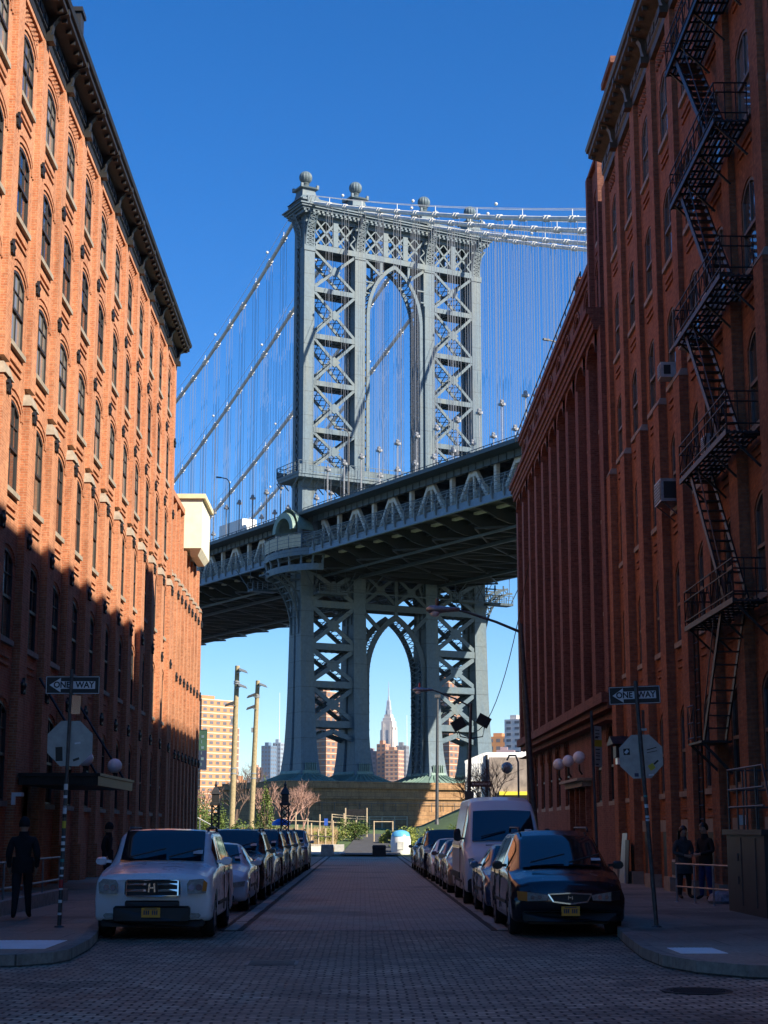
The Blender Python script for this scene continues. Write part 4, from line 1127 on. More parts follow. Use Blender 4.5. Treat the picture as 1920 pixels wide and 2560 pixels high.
def car_shape(T):
    H = T['W']/2; L = T['L']
    ys = sorted(set([round(L*k/56, 3) for k in range(57)]+[s[0] for s in T['st']]+[T['wf']+T['Rw']*1.14*math.cos(a*math.pi/8) for a in range(9)]+[T['wr']+T['Rw']*1.14*math.cos(a*math.pi/8) for a in range(9)]))
    g = MB(); rings = []
    for y in ys:
        zb, zt, wb, wt = st_at(T, y); wb *= H; wt *= H
        low = T['sill']
        for c in (T['wf'], T['wr']):
            q = (T['Rw']*1.14)**2-(y-c)**2
            if q > 0: low = max(low, T['Rw']+math.sqrt(q)-.02)
        fr = min(1, y/.12) if y < .12 else (min(1, (L-y)/.12) if y > L-.12 else 1)
        wm = H*(.93+.07*fr)-.02; low2 = max(low, T['sill']+(1-fr)*.06)
        zm = max(low2+.02, min(.62, zb-.12)); zq = max(zm+.01, zb-.16)
        if zq >= zb-.02: zb = zq+.03
        half = [(0, low2-.0), (wm-.16, low2), (wm-.03, low2+.015), (wm, low2+.06 if low2+.06 < zm else zm-.005), (wm+.02, zm), (wm+.005, zq), (wb-.0, zb-.05), (wb-.035, zb), (wt+.01, max(zt-.07, zb+.005)), (wt-.035, max(zt-.025, zb+.01)), (wt-.11, zt+.0 if zt > zb else zb+.02), (wt*.5, zt+.022), (0, zt+.03)]
        ring = [(x, y+nosey(T, x)*max(0, 1-y/1.2), z) for x, z in half]+[(-x, y+nosey(T, x)*max(0, 1-y/1.2), z) for x, z in half[-2:0:-1]]
        rings.append(ring)
    g.loft(rings)
    # fill between the wheels
    return g
def surf_side(T, y, t, sx, off=.012):
    zb, zt, wb, wt = st_at(T, y); H = T['W']/2
    x0, z0 = wb*H-.035, zb; x1, z1 = wt*H+.01, zt-.07
    x = x0+(x1-x0)*t; z = z0+(z1-z0)*t
    yy = y+nosey(T, x)*max(0, 1-y/1.2)
    return (sx*(x+off), yy, z+off*.3)
def glass_side(T, a, b, sx):
    g = MB(); n = 8; g.loft([[surf_side(T, a+(b-a)*k/n, t, sx) for t in (.06, .35, .65, .93)] for k in range(n+1)], close=False); return g
def glass_ws(T, a, b):
    g = MB(); n = 8; rows = []
    for k in range(n+1):
        y = a+(b-a)*k/n; zb, zt, wb, wt = st_at(T, y); wt_ = wt*T['W']/2-.085; row = []
        for j in range(11):
            x = wt_*(2*j/10-1); zz = zt+.03-.03*(abs(x)/(wt_+.1))**2
            row.append((x, y-.02+nosey(T, x)*max(0, 1-y/1.2), zz+.018))
        rows.append(row)
    g.loft(rows, close=False); return g
def patch(g, pts, T, d0=-.015, dep=.14, zlean=.0):
    """prism laid on the nose: pts in (x, z)"""
    # resample long edges so that it follows the curved nose
    P_ = []
    for (x0, z0), (x1, z1) in zip(pts, pts[1:]+pts[:1]):
        n = max(1, int(abs(x1-x0)/.12)); P_ += [(x0+(x1-x0)*k/n, z0+(z1-z0)*k/n) for k in range(n)]
    f = lambda x, z, e: (x, nosey(T, x)+e+max(0, (z-.75))*zlean, z)
    g.loft([[f(x, z, d0) for x, z in P_], [f(x, z, dep) for x, z in P_]])
def rect(x0, x1, z0, z1): return [(x0, z0), (x1, z0), (x1, z1), (x0, z1)]
def rrect(x0, x1, z0, z1, r=.03):
    return [(x0+r, z0), (x1-r, z0), (x1, z0+r), (x1, z1-r), (x1-r, z1), (x0+r, z1), (x0, z1-r), (x0, z0+r)]
wheel_cache = {}
def make_wheel(parent, T, x, y, sx):
    key = (T['Rw'], sx)
    Rw = T['Rw']
    if key not in wheel_cache:
        g = MB(); g.lathe([(Rw*.62, -.10), (Rw*.93, -.11), (Rw, -.07), (Rw, .07), (Rw*.93, .11), (Rw*.66, .11), (Rw*.64, .06)], (0, 0, 0), 26, axis=0)
        ty = g.build('wheel', 'tyre', smooth=40)
        g = MB(); g.lathe([(Rw*.66, .095), (Rw*.62, .10), (Rw*.60, .05), (Rw*.2, .02), (.001, .02)], (0, 0, 0), 26, axis=0)
        for k in range(5):
            t = 2*math.pi*k/5+.3
            g.beam((.075, .05*math.cos(t), .05*math.sin(t)), (.09, Rw*.62*math.cos(t), Rw*.62*math.sin(t)), .06, .05, up=(1, 0, 0))
        g.lathe([(.06, .04), (.05, .10), (.001, .10)], (0, 0, 0), 12, axis=0)
        rm = g.build('rim', 'rim', ty, smooth=40, world=False)
        wheel_cache[key] = ty; o = ty
        if sx < 0: ty.rotation_euler = (0, 0, math.pi)
    else: o = copy_tree(wheel_cache[key])
    o.parent = parent; o.matrix_parent_inverse = Matrix.Identity(4); o.location = (x, y, Rw); return o
def make_car(kind, paintm, label, group='parked cars along the kerb', front='generic', plate=True, rails=False):
    T = T_[kind]; H = T['W']/2; L = T['L']
    root = empty('parked_car' if kind != 'van' else 'parked_van', (0, 0, 0), label, {'suv': 'car', 'sedan': 'car', 'minivan': 'minivan', 'van': 'van'}[kind], group)
    body = car_shape(T).build('body', paintm, root, smooth=62)
    # dark wheel wells and underbody
    g = MB(); g.box(-H+.30, H-.30, .35, L-.3, .2, .62)
    for c in (T['wf'], T['wr']): g.box(-H+.06, H-.06, c-T['Rw']*1.0, c+T['Rw']*1.0, T['Rw']*.9, T['Rw']*2.05)
    g.build('underbody', 'carblack', body, world=False)
    for nm, (a, b) in (('windshield', T['ws']),): 
        w = glass_ws(T, a, b).build(nm, 'carglass', root, smooth=180)
        g = MB(); 
        for x0, x1 in ((-.55, .05), (.12, .66)):
            y = a+.05; z = st_at(T, y)[1]+.05; g.beam((x0, y-.02, z+.03), (x1, y+.08, z+.17), .028, .024)
        g.build('wiper', 'carblack', w, world=False)
        g = MB(); y = a+.12; z = st_at(T, y)[1]+.045
        sl_ = (st_at(T, b)[1]-st_at(T, a)[1])/(b-a)
        g.face([(.52, y, z+.03), (.68, y, z+.03), (.68, y+.08, z+.03+.08*sl_), (.52, y+.08, z+.03+.08*sl_)]); g.build('sticker', 'signwhite', w, world=False)
    for sx in (-1, 1):
        for a, b in T['side']: glass_side(T, a, b, sx).build('side_window', 'carglass', root, smooth=180)
        for y in (T['wf'], T['wr']): make_wheel(root, T, sx*(H-.125), y, sx)
        # mirror
        y = T['side'][0][0]-.02; zb, zt, wb, wt = st_at(T, y); zz = zb+.06 if kind != 'van' else zb+.12
        hh = .10 if kind != 'van' else .26
        g = MB(); g.loft([[(sx*(H+.02+dx), y-.05+dy, zz+dz) for dx, dz in ((0, .0), (.03, -.035*s), (.09, -.045*s), (.15, -.03*s), (.175, .02*s), (.17, hh*s*.7), (.14, hh*s*.95), (.05, hh*s), (.01, hh*s*.8))] for dy, s in ((-.07, .7), (-.02, 1), (.09, 1), (.12, .9))])
        g.beam((sx*(H-.06), y, zz+.02), (sx*(H+.08), y, zz+.03), .05)
        g.build('mirror', paintm if kind in ('suv', 'sedan') and front != 'dark' else 'carblack', root, smooth=50)
        g = MB()
        for a, b in T['side'][:2]:
            zb = st_at(T, b)[0]; g.box(sx*(H+.0)-.02, sx*(H+.0)+.02, b-.25, b-.08, zb-.16, zb-.12)
        g.build('door_handle', paintm if kind != 'van' else 'carblack', body, world=False)
        g = MB(); 
        for a, b in T['side'][:2]: g.box(sx*(H-.01), sx*(H+.006), b+.04, b+.052, .38, st_at(T, b)[0]-.03)
        g.box(sx*(H-.015), sx*(H+.012), T['wf']+T['Rw']*1.2, T['wr']-T['Rw']*1.2, .50, .56); g.build('door_seam', 'carblack', body, world=False)
    # nose details
    f = MB(); 
    if front == 'pilot':
        for sx in (-1, 1):
            g = MB(); patch(g, [(sx*x, z) for x, z in ((.58, .72), (.87, .735), (.885, .90), (.82, .965), (.60, .95), (.56, .88))], T, -.05, .2, .2); hl = g.build('headlight', 'lamp', root)
            g = MB()
            for cx_, rr_ in ((.64, .05), (.755, .05)): patch(g, [(sx*cx_+rr_*math.cos(math.pi*k/5), .83+rr_*math.sin(math.pi*k/5)) for k in range(10)], T, -.056, 0, .2)
            g.build('reflector', 'chrome', hl, world=False)
            g = MB(); patch(g, [(sx*x, z) for x, z in ((.81, .76), (.878, .77), (.89, .90), (.83, .95))], T, -.056, .16, .2); g.build('indicator', 'amber' if sx > 0 else 'lamp', hl, world=False)
            g = MB(); patch(g, rrect(sx*.7-.09, sx*.7+.09, .34, .42), T, -.04, .1); g.build('fog_lamp', 'lamp', root)
        g = MB(); patch(g, rrect(-.45, .45, .685, .955, .04), T, -.03, .1, .15); gr = g.build('grille', 'carblack', root)
        g = MB(); 
        for z in (.69, .935): patch(g, rect(-.41, .41, z, z+.014), T, -.048, 0, .1)
        for x in (-.43, .41): patch(g, rect(x, x+.02, .70, .94), T, -.048, 0, .1)
        patch(g, rect(-.41, .41, .765, .80), T, -.052, 0, .1); patch(g, rect(-.41, .41, .865, .895), T, -.052, 0, .1)
        g.build('grille_bars', 'chrome', gr, world=False)
        g = MB(); patch(g, [(-.10, .735), (.10, .735), (.09, .915), (-.09, .915)], T, -.058, 0); 
        g.build('emblem_plate', 'carblack', gr, world=False)
        g = MB()
        for q in ((-.05, .755, -.038, .895), (.038, .895, .05, .755)):
            g.beam((q[0], -.068, q[1]), (q[2], -.068, q[3]), .026, .014, up=(0, 1, 0))
        g.beam((-.04, -.068, .825), (.04, -.068, .825), .022, .014, up=(0, 1, 0))
        g.build('emblem', 'chrome', gr, world=False)
        g = MB(); patch(g, rrect(-.62, .62, .30, .535, .03), T, -.10, .2); patch(g, rrect(-.44, .44, .52, .62, .02), T, -.018, .1); patch(g, rrect(-.84, .84, .20, .32, .03), T, .05, .3)
        bp_ = g.build('bumper', 'carblack', root)
    elif front == 'odyssey':
        for sx in (-1, 1):
            g = MB(); patch(g, [(sx*x, z) for x, z in ((.38, .60), (.70, .585), (.70, .735), (.44, .70), (.36, .68))], T, -.02, .16, .5); hl = g.build('headlight', 'lamp', root)
            g = MB()
            for cx_ in (.50, .62): patch(g, [(sx*cx_+.035*math.cos(math.pi*k/5), .65+.035*math.sin(math.pi*k/5)) for k in range(10)], T, -.026, 0, .5)
            g.build('reflector', 'chrome', hl, world=False)
            g = MB(); patch(g, [(sx*x, z) for x, z in ((.70, .585), (.85, .60), (.87, .75), (.70, .735))], T, -.018, .14, .5); g.build('indicator', 'amber' if sx < 0 else 'carblack', hl, world=False)
        pts = [(-.36, .70), (-.28, .58), (0, .545), (.28, .58), (.36, .70), (0, .72)]
        g = MB(); patch(g, pts, T, -.03, .1); gr = g.build('grille', 'carblack', root)
        g = MB()
        for a_, b_ in zip(pts, pts[1:]+pts[:1]): g.beam((a_[0], -.045+nosey(T, a_[0]), a_[1]), (b_[0], -.045+nosey(T, b_[0]), b_[1]), .022, .02, up=(0, 1, 0))
        for q in ((-.035, .615, -.028, .68), (.028, .68, .035, .615)): g.beam((q[0], -.05, q[1]), (q[2], -.05, q[3]), .014, .012, up=(0, 1, 0))
        g.beam((-.03, -.05, .648), (.03, -.05, .648), .014, .012, up=(0, 1, 0))
        g.build('grille_trim', 'chrome', gr, world=False)
        g = MB(); patch(g, rrect(-.78, .78, .26, .42, .03), T, -.03, .1); bp_ = g.build('bumper', 'carblack', root)
    elif front == 'van':
        for sx in (-1, 1):
            g = MB(); patch(g, [(sx*x, z) for x, z in ((.55, .78), (.86, .82), (.90, 1.08), (.80, 1.10), (.56, .92))], T, -.02, .2, .3); g.build('headlight', 'lamp', root)
        g = MB(); patch(g, [(-.46, .68), (.46, .68), (.50, .92), (-.50, .92)], T, -.03, .1, .2); gr = g.build('grille', 'carblack', root)
        g = MB(); [patch(g, rect(-.44, .44, z, z+.02), T, -.045, 0, .2) for z in (.74, .80, .86)]; g.lathe([(.10, -.06), (.10, -.05), (.08, -.05)], (0, 0, .82), 18, axis=1); g.build('grille_bars', 'chrome', gr, world=False)
        g = MB(); patch(g, rrect(-.92, .92, .30, .62, .05), T, -.05, .3); g.build('bumper', 'carblack', root)
        g = MB(); g.box(-.45, .45, .63, .72, 1.385, 1.40); g.build('bonnet_vent', 'carblack', body, world=False)
    else:
        z0 = .52 if kind == 'sedan' else .72
        for sx in (-1, 1):
            g = MB(); patch(g, [(sx*x, z) for x, z in ((.50, z0), (.84, z0+.03), (.86, z0+.14), (.55, z0+.10))], T, -.02, .16, .3); g.build('headlight', 'lamp', root)
        g = MB(); patch(g, rrect(-.40, .40, z0-.10, z0+.07, .03), T, -.025, .1); gr = g.build('grille', 'carblack', root)
        g = MB(); [patch(g, rect(-.38, .38, z, z+.012), T, -.036, 0) for z in (z0-.06, z0-.01, z0+.04)]; patch(g, rect(-.05, .05, z0-.05, z0+.03), T, -.045, 0); g.build('grille_bars', 'chrome', gr, world=False)
        g = MB(); patch(g, rrect(-.62, .62, .24, .36, .03), T, -.02, .1); g.build('bumper', 'carblack', root)
    if plate:
        zc = {'pilot': .435, 'odyssey': .43}.get(front, .42)
        yy = -.125 if front == 'pilot' else -.055
        g = MB(); g.box(-.152, .152, yy, yy+.02, zc-.076, zc+.076); pl = g.build('licence_plate', 'plate', root)
        g = MB()
        for k in range(7):
            if k != 3: g.box(-.115+k*.034, -.095+k*.034, yy-.006, yy-.001, zc-.035, zc+.035); g.box(-.115+k*.034, -.090+k*.034, yy-.006, yy-.001, zc-.005 if k % 2 else zc+.025, zc+.008 if k % 2 else zc+.035)
        g.box(-.10, .10, yy-.006, yy-.001, zc+.052, zc+.066); g.build('plate_marks', 'plateink', pl, world=False)
    if rails or kind in ('suv', 'minivan'):
        for sx in (-1, 1):
            y0, y1 = T['ws'][1]+.3, L-.9; wt = st_at(T, (y0+y1)/2)[3]*H-.06
            g = MB(); g.tube([(sx*wt, y0, 1.73), (sx*wt, y0+.1, 1.79), (sx*wt, y1-.1, 1.79), (sx*wt, y1, 1.71)], .022, 6); g.build('roof_rail', 'carblack', root, smooth=60)
    if kind == 'van':
        for sx in (-1, 1):
            g = MB(); g.box(sx*(H+.0)-.02, sx*(H+.0)+.02, 2.3, 5.6, .58, .72); g.build('side_strip', 'carblack', body, world=False)
    return root
PC = dict(white=paint('white car paint', (.86, .86, .87), 0., .3, .05), pearl=paint('pearl white car paint', (.74, .74, .76), 0., .3), black=paint('black car paint', (.012, .013, .016), .2, .25),
          navy=paint('navy car paint', (.018, .026, .055), .3, .25), silver=paint('silver car paint', (.34, .35, .37), .6, .35), tan=paint('tan car paint', (.36, .30, .23), .5, .35), maroon=paint('dark maroon paint', (.10, .02, .02), .3, .3), slate=paint('slate blue car paint', (.06, .10, .18), .5, .3), vanw=paint('white van paint', (.84, .84, .83), 0, .35, .05), inky=paint('blue black van paint', (.008, .010, .018), .2, .2))
cars = {}
def place(kind, col, x, y, label, front='generic', group='parked cars along the kerb', rz=0):
    key = (kind, col, front)
    if key not in cars: o = make_car(kind, PC[col], label, group, front); cars[key] = o
    else: o = copy_tree(cars[key])
    o.location = (x, y, 0); o.rotation_euler = (0, 0, R(rz)); tag(o, label, None, group); return o
G1, G2 = 'cars parked along the left kerb', 'cars parked along the right kerb'
place('suv', 'white', -3.42, 27.75, 'white boxy car with barred grille and orange plate, parked nearest the one way sign', 'pilot', G1)
place('sedan', 'pearl', -3.40, 36.9, 'white low car parked behind the white boxy car', 'generic', G1)
place('suv', 'black', -3.42, 42.6, 'tall black car parked just behind the low white car', 'generic', G1)
place('sedan', 'silver', -3.42, 48.2, 'low silver car between two tall black cars', 'generic', G1)
place('suv', 'black', -3.45, 53.2, 'tall black car parked behind the low silver car', 'generic', G1)
place('suv', 'navy', -3.42, 58.4, 'dark navy car parked in front of the tan boxy car', 'generic', G1)
place('suv', 'tan', -3.38, 63.4, 'tan white roofed car near the far end of the row', 'generic', G1)
place('sedan', 'slate', -3.36, 68.5, 'slate blue low car behind the tan car', 'generic', G1)
place('suv', 'silver', -3.30, 73.4, 'last silver car of the row, nearest the street end', 'generic', G1)
place('minivan', 'inky', 3.46, 28.2, 'dark blue minivan with chrome rimmed oval grille and orange plate', 'odyssey', G2)
place('sedan', 'slate', 3.42, 34.4, 'small slate car squeezed between the minivan and the white van', 'generic', G2)
place('van', 'vanw', 3.42, 39.85, 'tall white high roof cargo van', 'van', G2)
place('sedan', 'tan', 3.30, 47.0, 'tan low car parked right behind the white van', 'generic', G2)
place('sedan', 'maroon', 3.32, 52.2, 'maroon low car behind the tan one', 'generic', G2)
place('sedan', 'pearl', 3.28, 57.5, 'white low car in the middle of the far row', 'generic', G2)
place('suv', 'navy', 3.25, 62.6, 'navy tall car near the end of the row', 'generic', G2)
place('sedan', 'silver', 3.22, 68.6, 'low silver car behind the tall navy one', 'generic', G2)
place('sedan', 'black', 3.20, 74.6, 'last low black car by the shrubs', 'generic', G2)
# ================================================================ fire escape on the shaded warehouse
fe = empty('fire_escape', (8.3, 36.5, 6.4), 'black iron fire escape zigzagging down the shaded red facade', 'fire escape')
FX0, FX1, FY0, FY1 = 7.68, 8.42, 33.9, 39.1
FZ = [6.47, 10.05, 13.5, 17.05, 20.6]
for z in FZ:
    g = MB()
    for k in range(7): x = FX0+.02+k*.115; g.box(x, x+.05, FY0, FY1, z-.03, z)
    for k in range(12): y = FY0+k*(FY1-FY0)/11; g.box(FX0, FX1, y-.02, y+.02, z-.07, z-.03)
    g.box(FX0-.03, FX0+.02, FY0, FY1, z-.10, z+.02)
    for y in (FY0+.2, FY0+1.9, FY0+3.6, FY1-.2): g.beam((FX0+.05, y, z-.06), (FX1, y, z-.75), .045); g.beam((FX0+.4, y, z-.06), (FX1, y, z-.06), .05)
    pf = g.build('landing', 'blackmetal', fe)
    g = MB()
    for zz in (z+.14, z+.62, z+.84):
        g.tube([(FX0, FY0, zz), (FX0, FY1, zz)], .018, 5)
        for y in (FY0, FY1): g.tube([(FX0, y, zz), (FX1, y, zz)], .018, 5)
    n = 7
    for k in range(n+1):
        y = FY0+(FY1-FY0)*k/n; g.tube([(FX0, y, z), (FX0, y, z+.84)], .016, 4)
        if k < n:
            y2 = FY0+(FY1-FY0)*(k+1)/n; g.tube([(FX0, y, z+.14), (FX0, (y+y2)/2, z+.62), (FX0, y2, z+.14)], .011, 4)
    for k in range(4): 
        for y in (FY0, FY1): g.tube([(FX0+k*.24, y, z), (FX0+k*.24, y, z+.84)], .014, 4)
    g.build('railing', 'blackmetal', pf)
def stair(x0, x1, ya, za, yb, zb, mat='blackmetal', n=13):
    g = MB()
    for x in (x0, x1): g.beam((x, ya, za), (x, yb, zb), .035, .15)
    for k in range(1, n): t = k/n; y, z = ya+(yb-ya)*t, za+(zb-za)*t; g.box(x0, x1, y-.10, y+.10, z-.012, z+.012)
    st = g.build('stair', mat, fe)
    g = MB()
    d = .75
    g.tube([(x0, ya, za+.1), (x0, ya+(yb-ya)*.08, za+d), (x0, yb-(yb-ya)*.08, zb+d), (x0, yb, zb+.1)], .016, 5)
    g.build('handrail', 'darkgalv', st); return st
for i, z in enumerate(FZ[1:]): stair(7.76, 8.26, 38.3, z, 35.0, FZ[i])
stair(7.76, 8.26, 38.3, 24.3, 35.0, 20.6)
stair(7.78, 8.28, 35.6, 6.4, 37.9, 3.75, n=10)
g = MB(); g.box(7.7, 8.4, 37.8, 39.3, 3.70, 3.75); g.beam((7.75, 39.2, 3.7), (8.4, 38.9, 3.0), .06); g.beam((7.75, 37.9, 3.7), (8.4, 37.9, 3.0), .06)
pf = g.build('landing', 'blackmetal', fe)
g = MB()
for y in (38.6, 39.3): g.tube([(7.7, y, 3.75), (7.7, y, 4.6)], .02, 4)
for z in (3.85, 4.2, 4.6): g.tube([(7.7, 38.6, z), (7.7, 39.3, z)], .02, 4)
g.tube([(7.7, 38.6, 3.8), (7.7, 39.3, 4.6)], .012, 4); g.tube([(7.7, 39.3, 3.8), (7.7, 38.6, 4.6)], .012, 4); g.build('gate', 'darkgalv', pf)
g = MB()
for y in (39.25, 39.75): g.tube([(8.0, y, 1.9), (8.0, y, 7.3)], .022, 4)
for k in range(17): g.tube([(8.0, 39.25, 2.0+k*.32), (8.0, 39.75, 2.0+k*.32)], .014, 4)
g.build('ladder', 'blackmetal', fe)
# air conditioners in windows
def ac(y, z, w, h, lab, big=False):
    r = empty('air_conditioner', (8.3, y, z), lab, 'air conditioner', 'air conditioners in the shaded facade')
    d = .45 if big else .30
    g = MB(); g.box(8.55-d-.12, 8.56, y-w/2, y+w/2, z, z+h); g.build('casing', 'offwhite' if not big else 'galv', r)
    g = MB(); xf = 8.43-d
    g.box(xf-.012, xf-.004, y-w/2+.05, y+w/2-.05, z+.05, z+h-.05)
    g.mi = 1
    for k in range(6): g.box(xf-.02, xf-.013, y-w/2+.05, y+w/2-.05, z+.07+k*(h-.12)/6, z+.085+k*(h-.12)/6)
    g.mi = 0; g.box(xf+.08, 8.5-.1, y-w/2-.008, y-w/2-.002, z+.08, z+h-.08)
    g.build('grille', ['carblack', 'galv'], r)
    if big:
        g = MB(); 
        for s in (-.8, .8): g.beam((8.43-d+.05, y+s*w/2, z), (8.5, y+s*w/2, z-.4), .03)
        g.build('support', 'darkgalv', r)
    return r
ac(43.85, 10.40, .95, .62, 'big grey air conditioner on a bracket in the middle column of windows', True)
ac(37.7, 10.40, .62, .42, 'grey air conditioner in the window just under the fire escape landing', True)
ac(37.7, 13.90, .60, .40, 'pale air conditioner behind the fire escape rail, a floor above the other two grey ones')
ac(43.85, 13.90, .5, .42, 'small white air conditioner one floor above the big bracketed one')
ac(40.8, 13.90, .5, .40, 'white air conditioner in the window column next to the fire escape')
g = MB(); g.box(8.02, 8.52, 42.9, 43.7, .55, 1.0); r = empty('air_conditioner', (8.2, 43.3, .55), 'white box unit fixed low on the wall behind the two waiting people', 'air conditioner'); g.build('casing', 'offwhite', r)
g = MB(); g.box(8.0, 8.015, 43.2, 43.62, .62, .94); g.box(8.1, 8.4, 42.88, 42.895, .62, .94); g.build('grille', 'carblack', r)

# ================================================================ signs on poles
M['stickred'] = plain('red sticker', (.5, .03, .03), .5); M['stickyellow'] = plain('yellow sticker', (.6, .48, .04), .5); M['stickteal'] = plain('teal sticker', (.03, .25, .25), .5)
def lean(base, top, z): t = (z-base[2])/(top[2]-base[2]); return tuple(base[i]+(top[i]-base[i])*t for i in range(3))
def one_way(parent, c, w, h, tilt):
    T = lambda x, y, z: (c[0]+x*math.cos(tilt)-z*math.sin(tilt), c[1]+y, c[2]+x*math.sin(tilt)+z*math.cos(tilt))
    g = MB(T); g.mi = 0; g.box(-w/2, w/2, .03, .036, -h/2, h/2)
    b = .008
    g.mi = 1
    for q in (rect(-w/2+b, w/2-b, h/2-2.2*b, h/2-b), rect(-w/2+b, w/2-b, -h/2+b, -h/2+2.2*b), rect(-w/2+b, -w/2+2.2*b, -h/2+b, h/2-b), rect(w/2-2.2*b, w/2-b, -h/2+b, h/2-b)): g.face([(x, .0285, z) for x, z in q])
    hw, hh = w/2, h/2
    g.face([(x, .0275, z) for x, z in [(-hw*.86, 0), (-hw*.44, -hh*.80), (-hw*.44, -hh*.42), (hw*.83, -hh*.42), (hw*.83, hh*.42), (-hw*.44, hh*.42), (-hw*.44, hh*.80)]])
    g.mi = 0
    addtext(g, 'ONE', h*.46, lambda x, y: (x*.95-w*.20, .026, y-.0), .03); addtext(g, 'WAY', h*.46, lambda x, y: (x*.95+w*.225, .026, y), .03)
    return g.build('one_way_sign', ['signblack', 'signwhite'], parent)
def octagon(parent, c, r, tilt, stickers):
    T = lambda x, y, z: (c[0]+x*math.cos(tilt)-z*math.sin(tilt), c[1]+y, c[2]+x*math.sin(tilt)+z*math.cos(tilt))
    g = MB(T); R8 = r/math.cos(math.pi/8)
    P8 = [(R8*math.cos(math.pi/8+math.pi*k/4), R8*math.sin(math.pi/8+math.pi*k/4)) for k in range(8)]
    g.loft([[(x, .045, z) for x, z in P8], [(x, .05, z) for x, z in P8]])
    o = g.build('stop_sign_back', 'alu', parent)
    smats = ['signblack', 'signwhite', 'plateink', 'stickyellow']
    for q_, (mi, (x0, x1, z0, z1, rot)) in enumerate(stickers):
        g = MB(T); cx, cz = (x0+x1)/2, (z0+z1)/2; a = R(rot)
        g.face([(cx+(x-cx)*math.cos(a)-(z-cz)*math.sin(a), .0435-.0006*q_, cz+(x-cx)*math.sin(a)+(z-cz)*math.cos(a)) for x, z in rect(x0, x1, z0, z1)])
        g.build('sticker', smats[mi], o)
    return o
def sticker_bands(parent, base, top, items, r=.042):
    cols = ['signwhite', 'signblack', 'stickred', 'stickyellow', 'stickteal']
    for z, h, mi in items:
        g = MB(); a = lean(base, top, z); b = lean(base, top, z+h)
        rings = []
        for c in (a, b): rings.append([(c[0]+r*math.sin(t), c[1]-r*math.cos(t), c[2]) for t in [-.9+.225*k for k in range(9)]])
        g.loft(rings, close=False); g.build('sticker', cols[mi], parent)
LB, LT = (-5.07, 28.63, .15), (-5.0, 28.6, 4.47)
lp = empty('sign_pole', LB, 'steel sign pole with a one way arrow and stickers, beside the white boxy car', 'sign pole')
g = MB(); g.tube([LB, lean(LB, LT, 2.6)], .036, 10); g.tube([lean(LB, LT, 2.6), LT], .030, 10); g.lathe([(.09, 0), (.08, .02), (.045, .03)], LB, 10); g.build('post', 'darkgalv', lp, smooth=50)
one_way(lp, (-4.985, 28.6, 4.20), .93, .31, 0)
octagon(lp, (-5.0, 28.6, 3.205), .385, 0, [(0, (-.24, -.12, -.30, -.06, 3)), (1, (.08, .18, -.01, .02, 8)), (0, (.06, .17, -.29, -.25, 20))])
g = MB(lambda x, y, z: (-4.92+x, 28.6+y, 3.86+z)); g.face([(-.065, -.05, -.16), (.075, .03, -.16), (.085, .03, .16), (-.055, -.05, .16)]); g.face([(-.065, -.046, -.16), (.075, .034, -.16), (.085, .034, .16), (-.055, -.046, .16)]); g.build('notice_plate', 'chrome', lp)
sticker_bands(lp, LB, LT, [(2.42, .10, 0), (2.28, .05, 0), (2.02, .14, 0), (1.96, .05, 1), (1.78, .12, 3), (1.62, .03, 0), (1.50, .06, 0), (1.40, .05, 0), (1.22, .05, 4), (1.1, .04, 0), (.98, .03, 0), (.80, .13, 2), (.76, .03, 0), (.55, .05, 0), (.35, .04, 0), (2.12, .04, 1)])
RB, RT = (4.94, 28.5, .15), (4.70, 28.5, 4.27)
rp = empty('sign_pole', RB, 'leaning steel sign pole with a one way arrow, beside the dark blue minivan', 'sign pole')
g = MB(); g.tube([RB, RT], .036, 10); g.lathe([(.09, 0), (.08, .02), (.045, .03)], RB, 10); g.build('post', 'darkgalv', rp, smooth=50)
one_way(rp, (4.685, 28.5, 4.03), .89, .31, R(2.2))
octagon(rp, (4.77, 28.5, 2.985), .37, R(1.5), [(0, (-.30, -.19, .03, .14, 2)), (1, (-.28, -.21, .06, .11, 45)), (0, (.10, .27, .12, .135, 14)), (0, (.10, .28, .07, .08, 10)), (3, (.12, .22, -.23, -.13, 30)), (0, (.20, .30, -.12, -.09, 40)), (2, (-.13, -.06, -.34, -.28, 0)), (1, (.11, .20, -.33, -.30, 5))])
g = MB(lambda x, y, z: (4.80+x, 28.5+y, 3.62+z)); g.face([(-.02, -.05, -.15), (.06, .12, -.15), (.06, .12, .15), (-.02, -.05, .15)]); g.box(-.03, .07, -.02, .0, -.20, -.16); g.build('notice_plate', 'alu', rp)
sticker_bands(rp, RB, RT, [(2.12, .06, 0), (1.95, .04, 0), (1.9, .03, 0), (2.3, .03, 4)])
# bus stop style pole
bp = empty('sign_pole', (5.05, 36.6, .15), 'thin pole with a tall narrow white sign crossed by a yellow band', 'sign pole')
g = MB(); g.tube([(5.12, 36.6, .15), (5.04, 36.6, 4.33)], .032, 8); g.build('post', 'darkgalv', bp, smooth=50)
g = MB(); T = lambda x, y, z: (5.10+x*.80, 36.6+y+x*1.0, z); g.T = T
g.face([(0, 0, 3.12), (.24, 0, 3.12), (.24, 0, 4.0), (0, 0, 4.0)]); g.face([(0, .01, 3.12), (.24, .01, 3.12), (.24, .01, 4.0), (0, .01, 4.0)]); g.mi = 1; g.face([(0, -.004, 3.55), (.24, -.004, 3.55), (.24, -.004, 3.70), (0, -.004, 3.70)])
g.mi = 2
for z in (3.90, 3.82, 3.76, 3.48, 3.40, 3.34, 3.26): g.face([(.03, -.005, z), (.17, -.005, z), (.17, -.005, z+.02), (.03, -.005, z+.02)])
for z in (3.73, 3.15): g.face([(.02, -.005, z), (.12, -.005, z), (.12, -.005, z+.03), (.02, -.005, z+.03)])
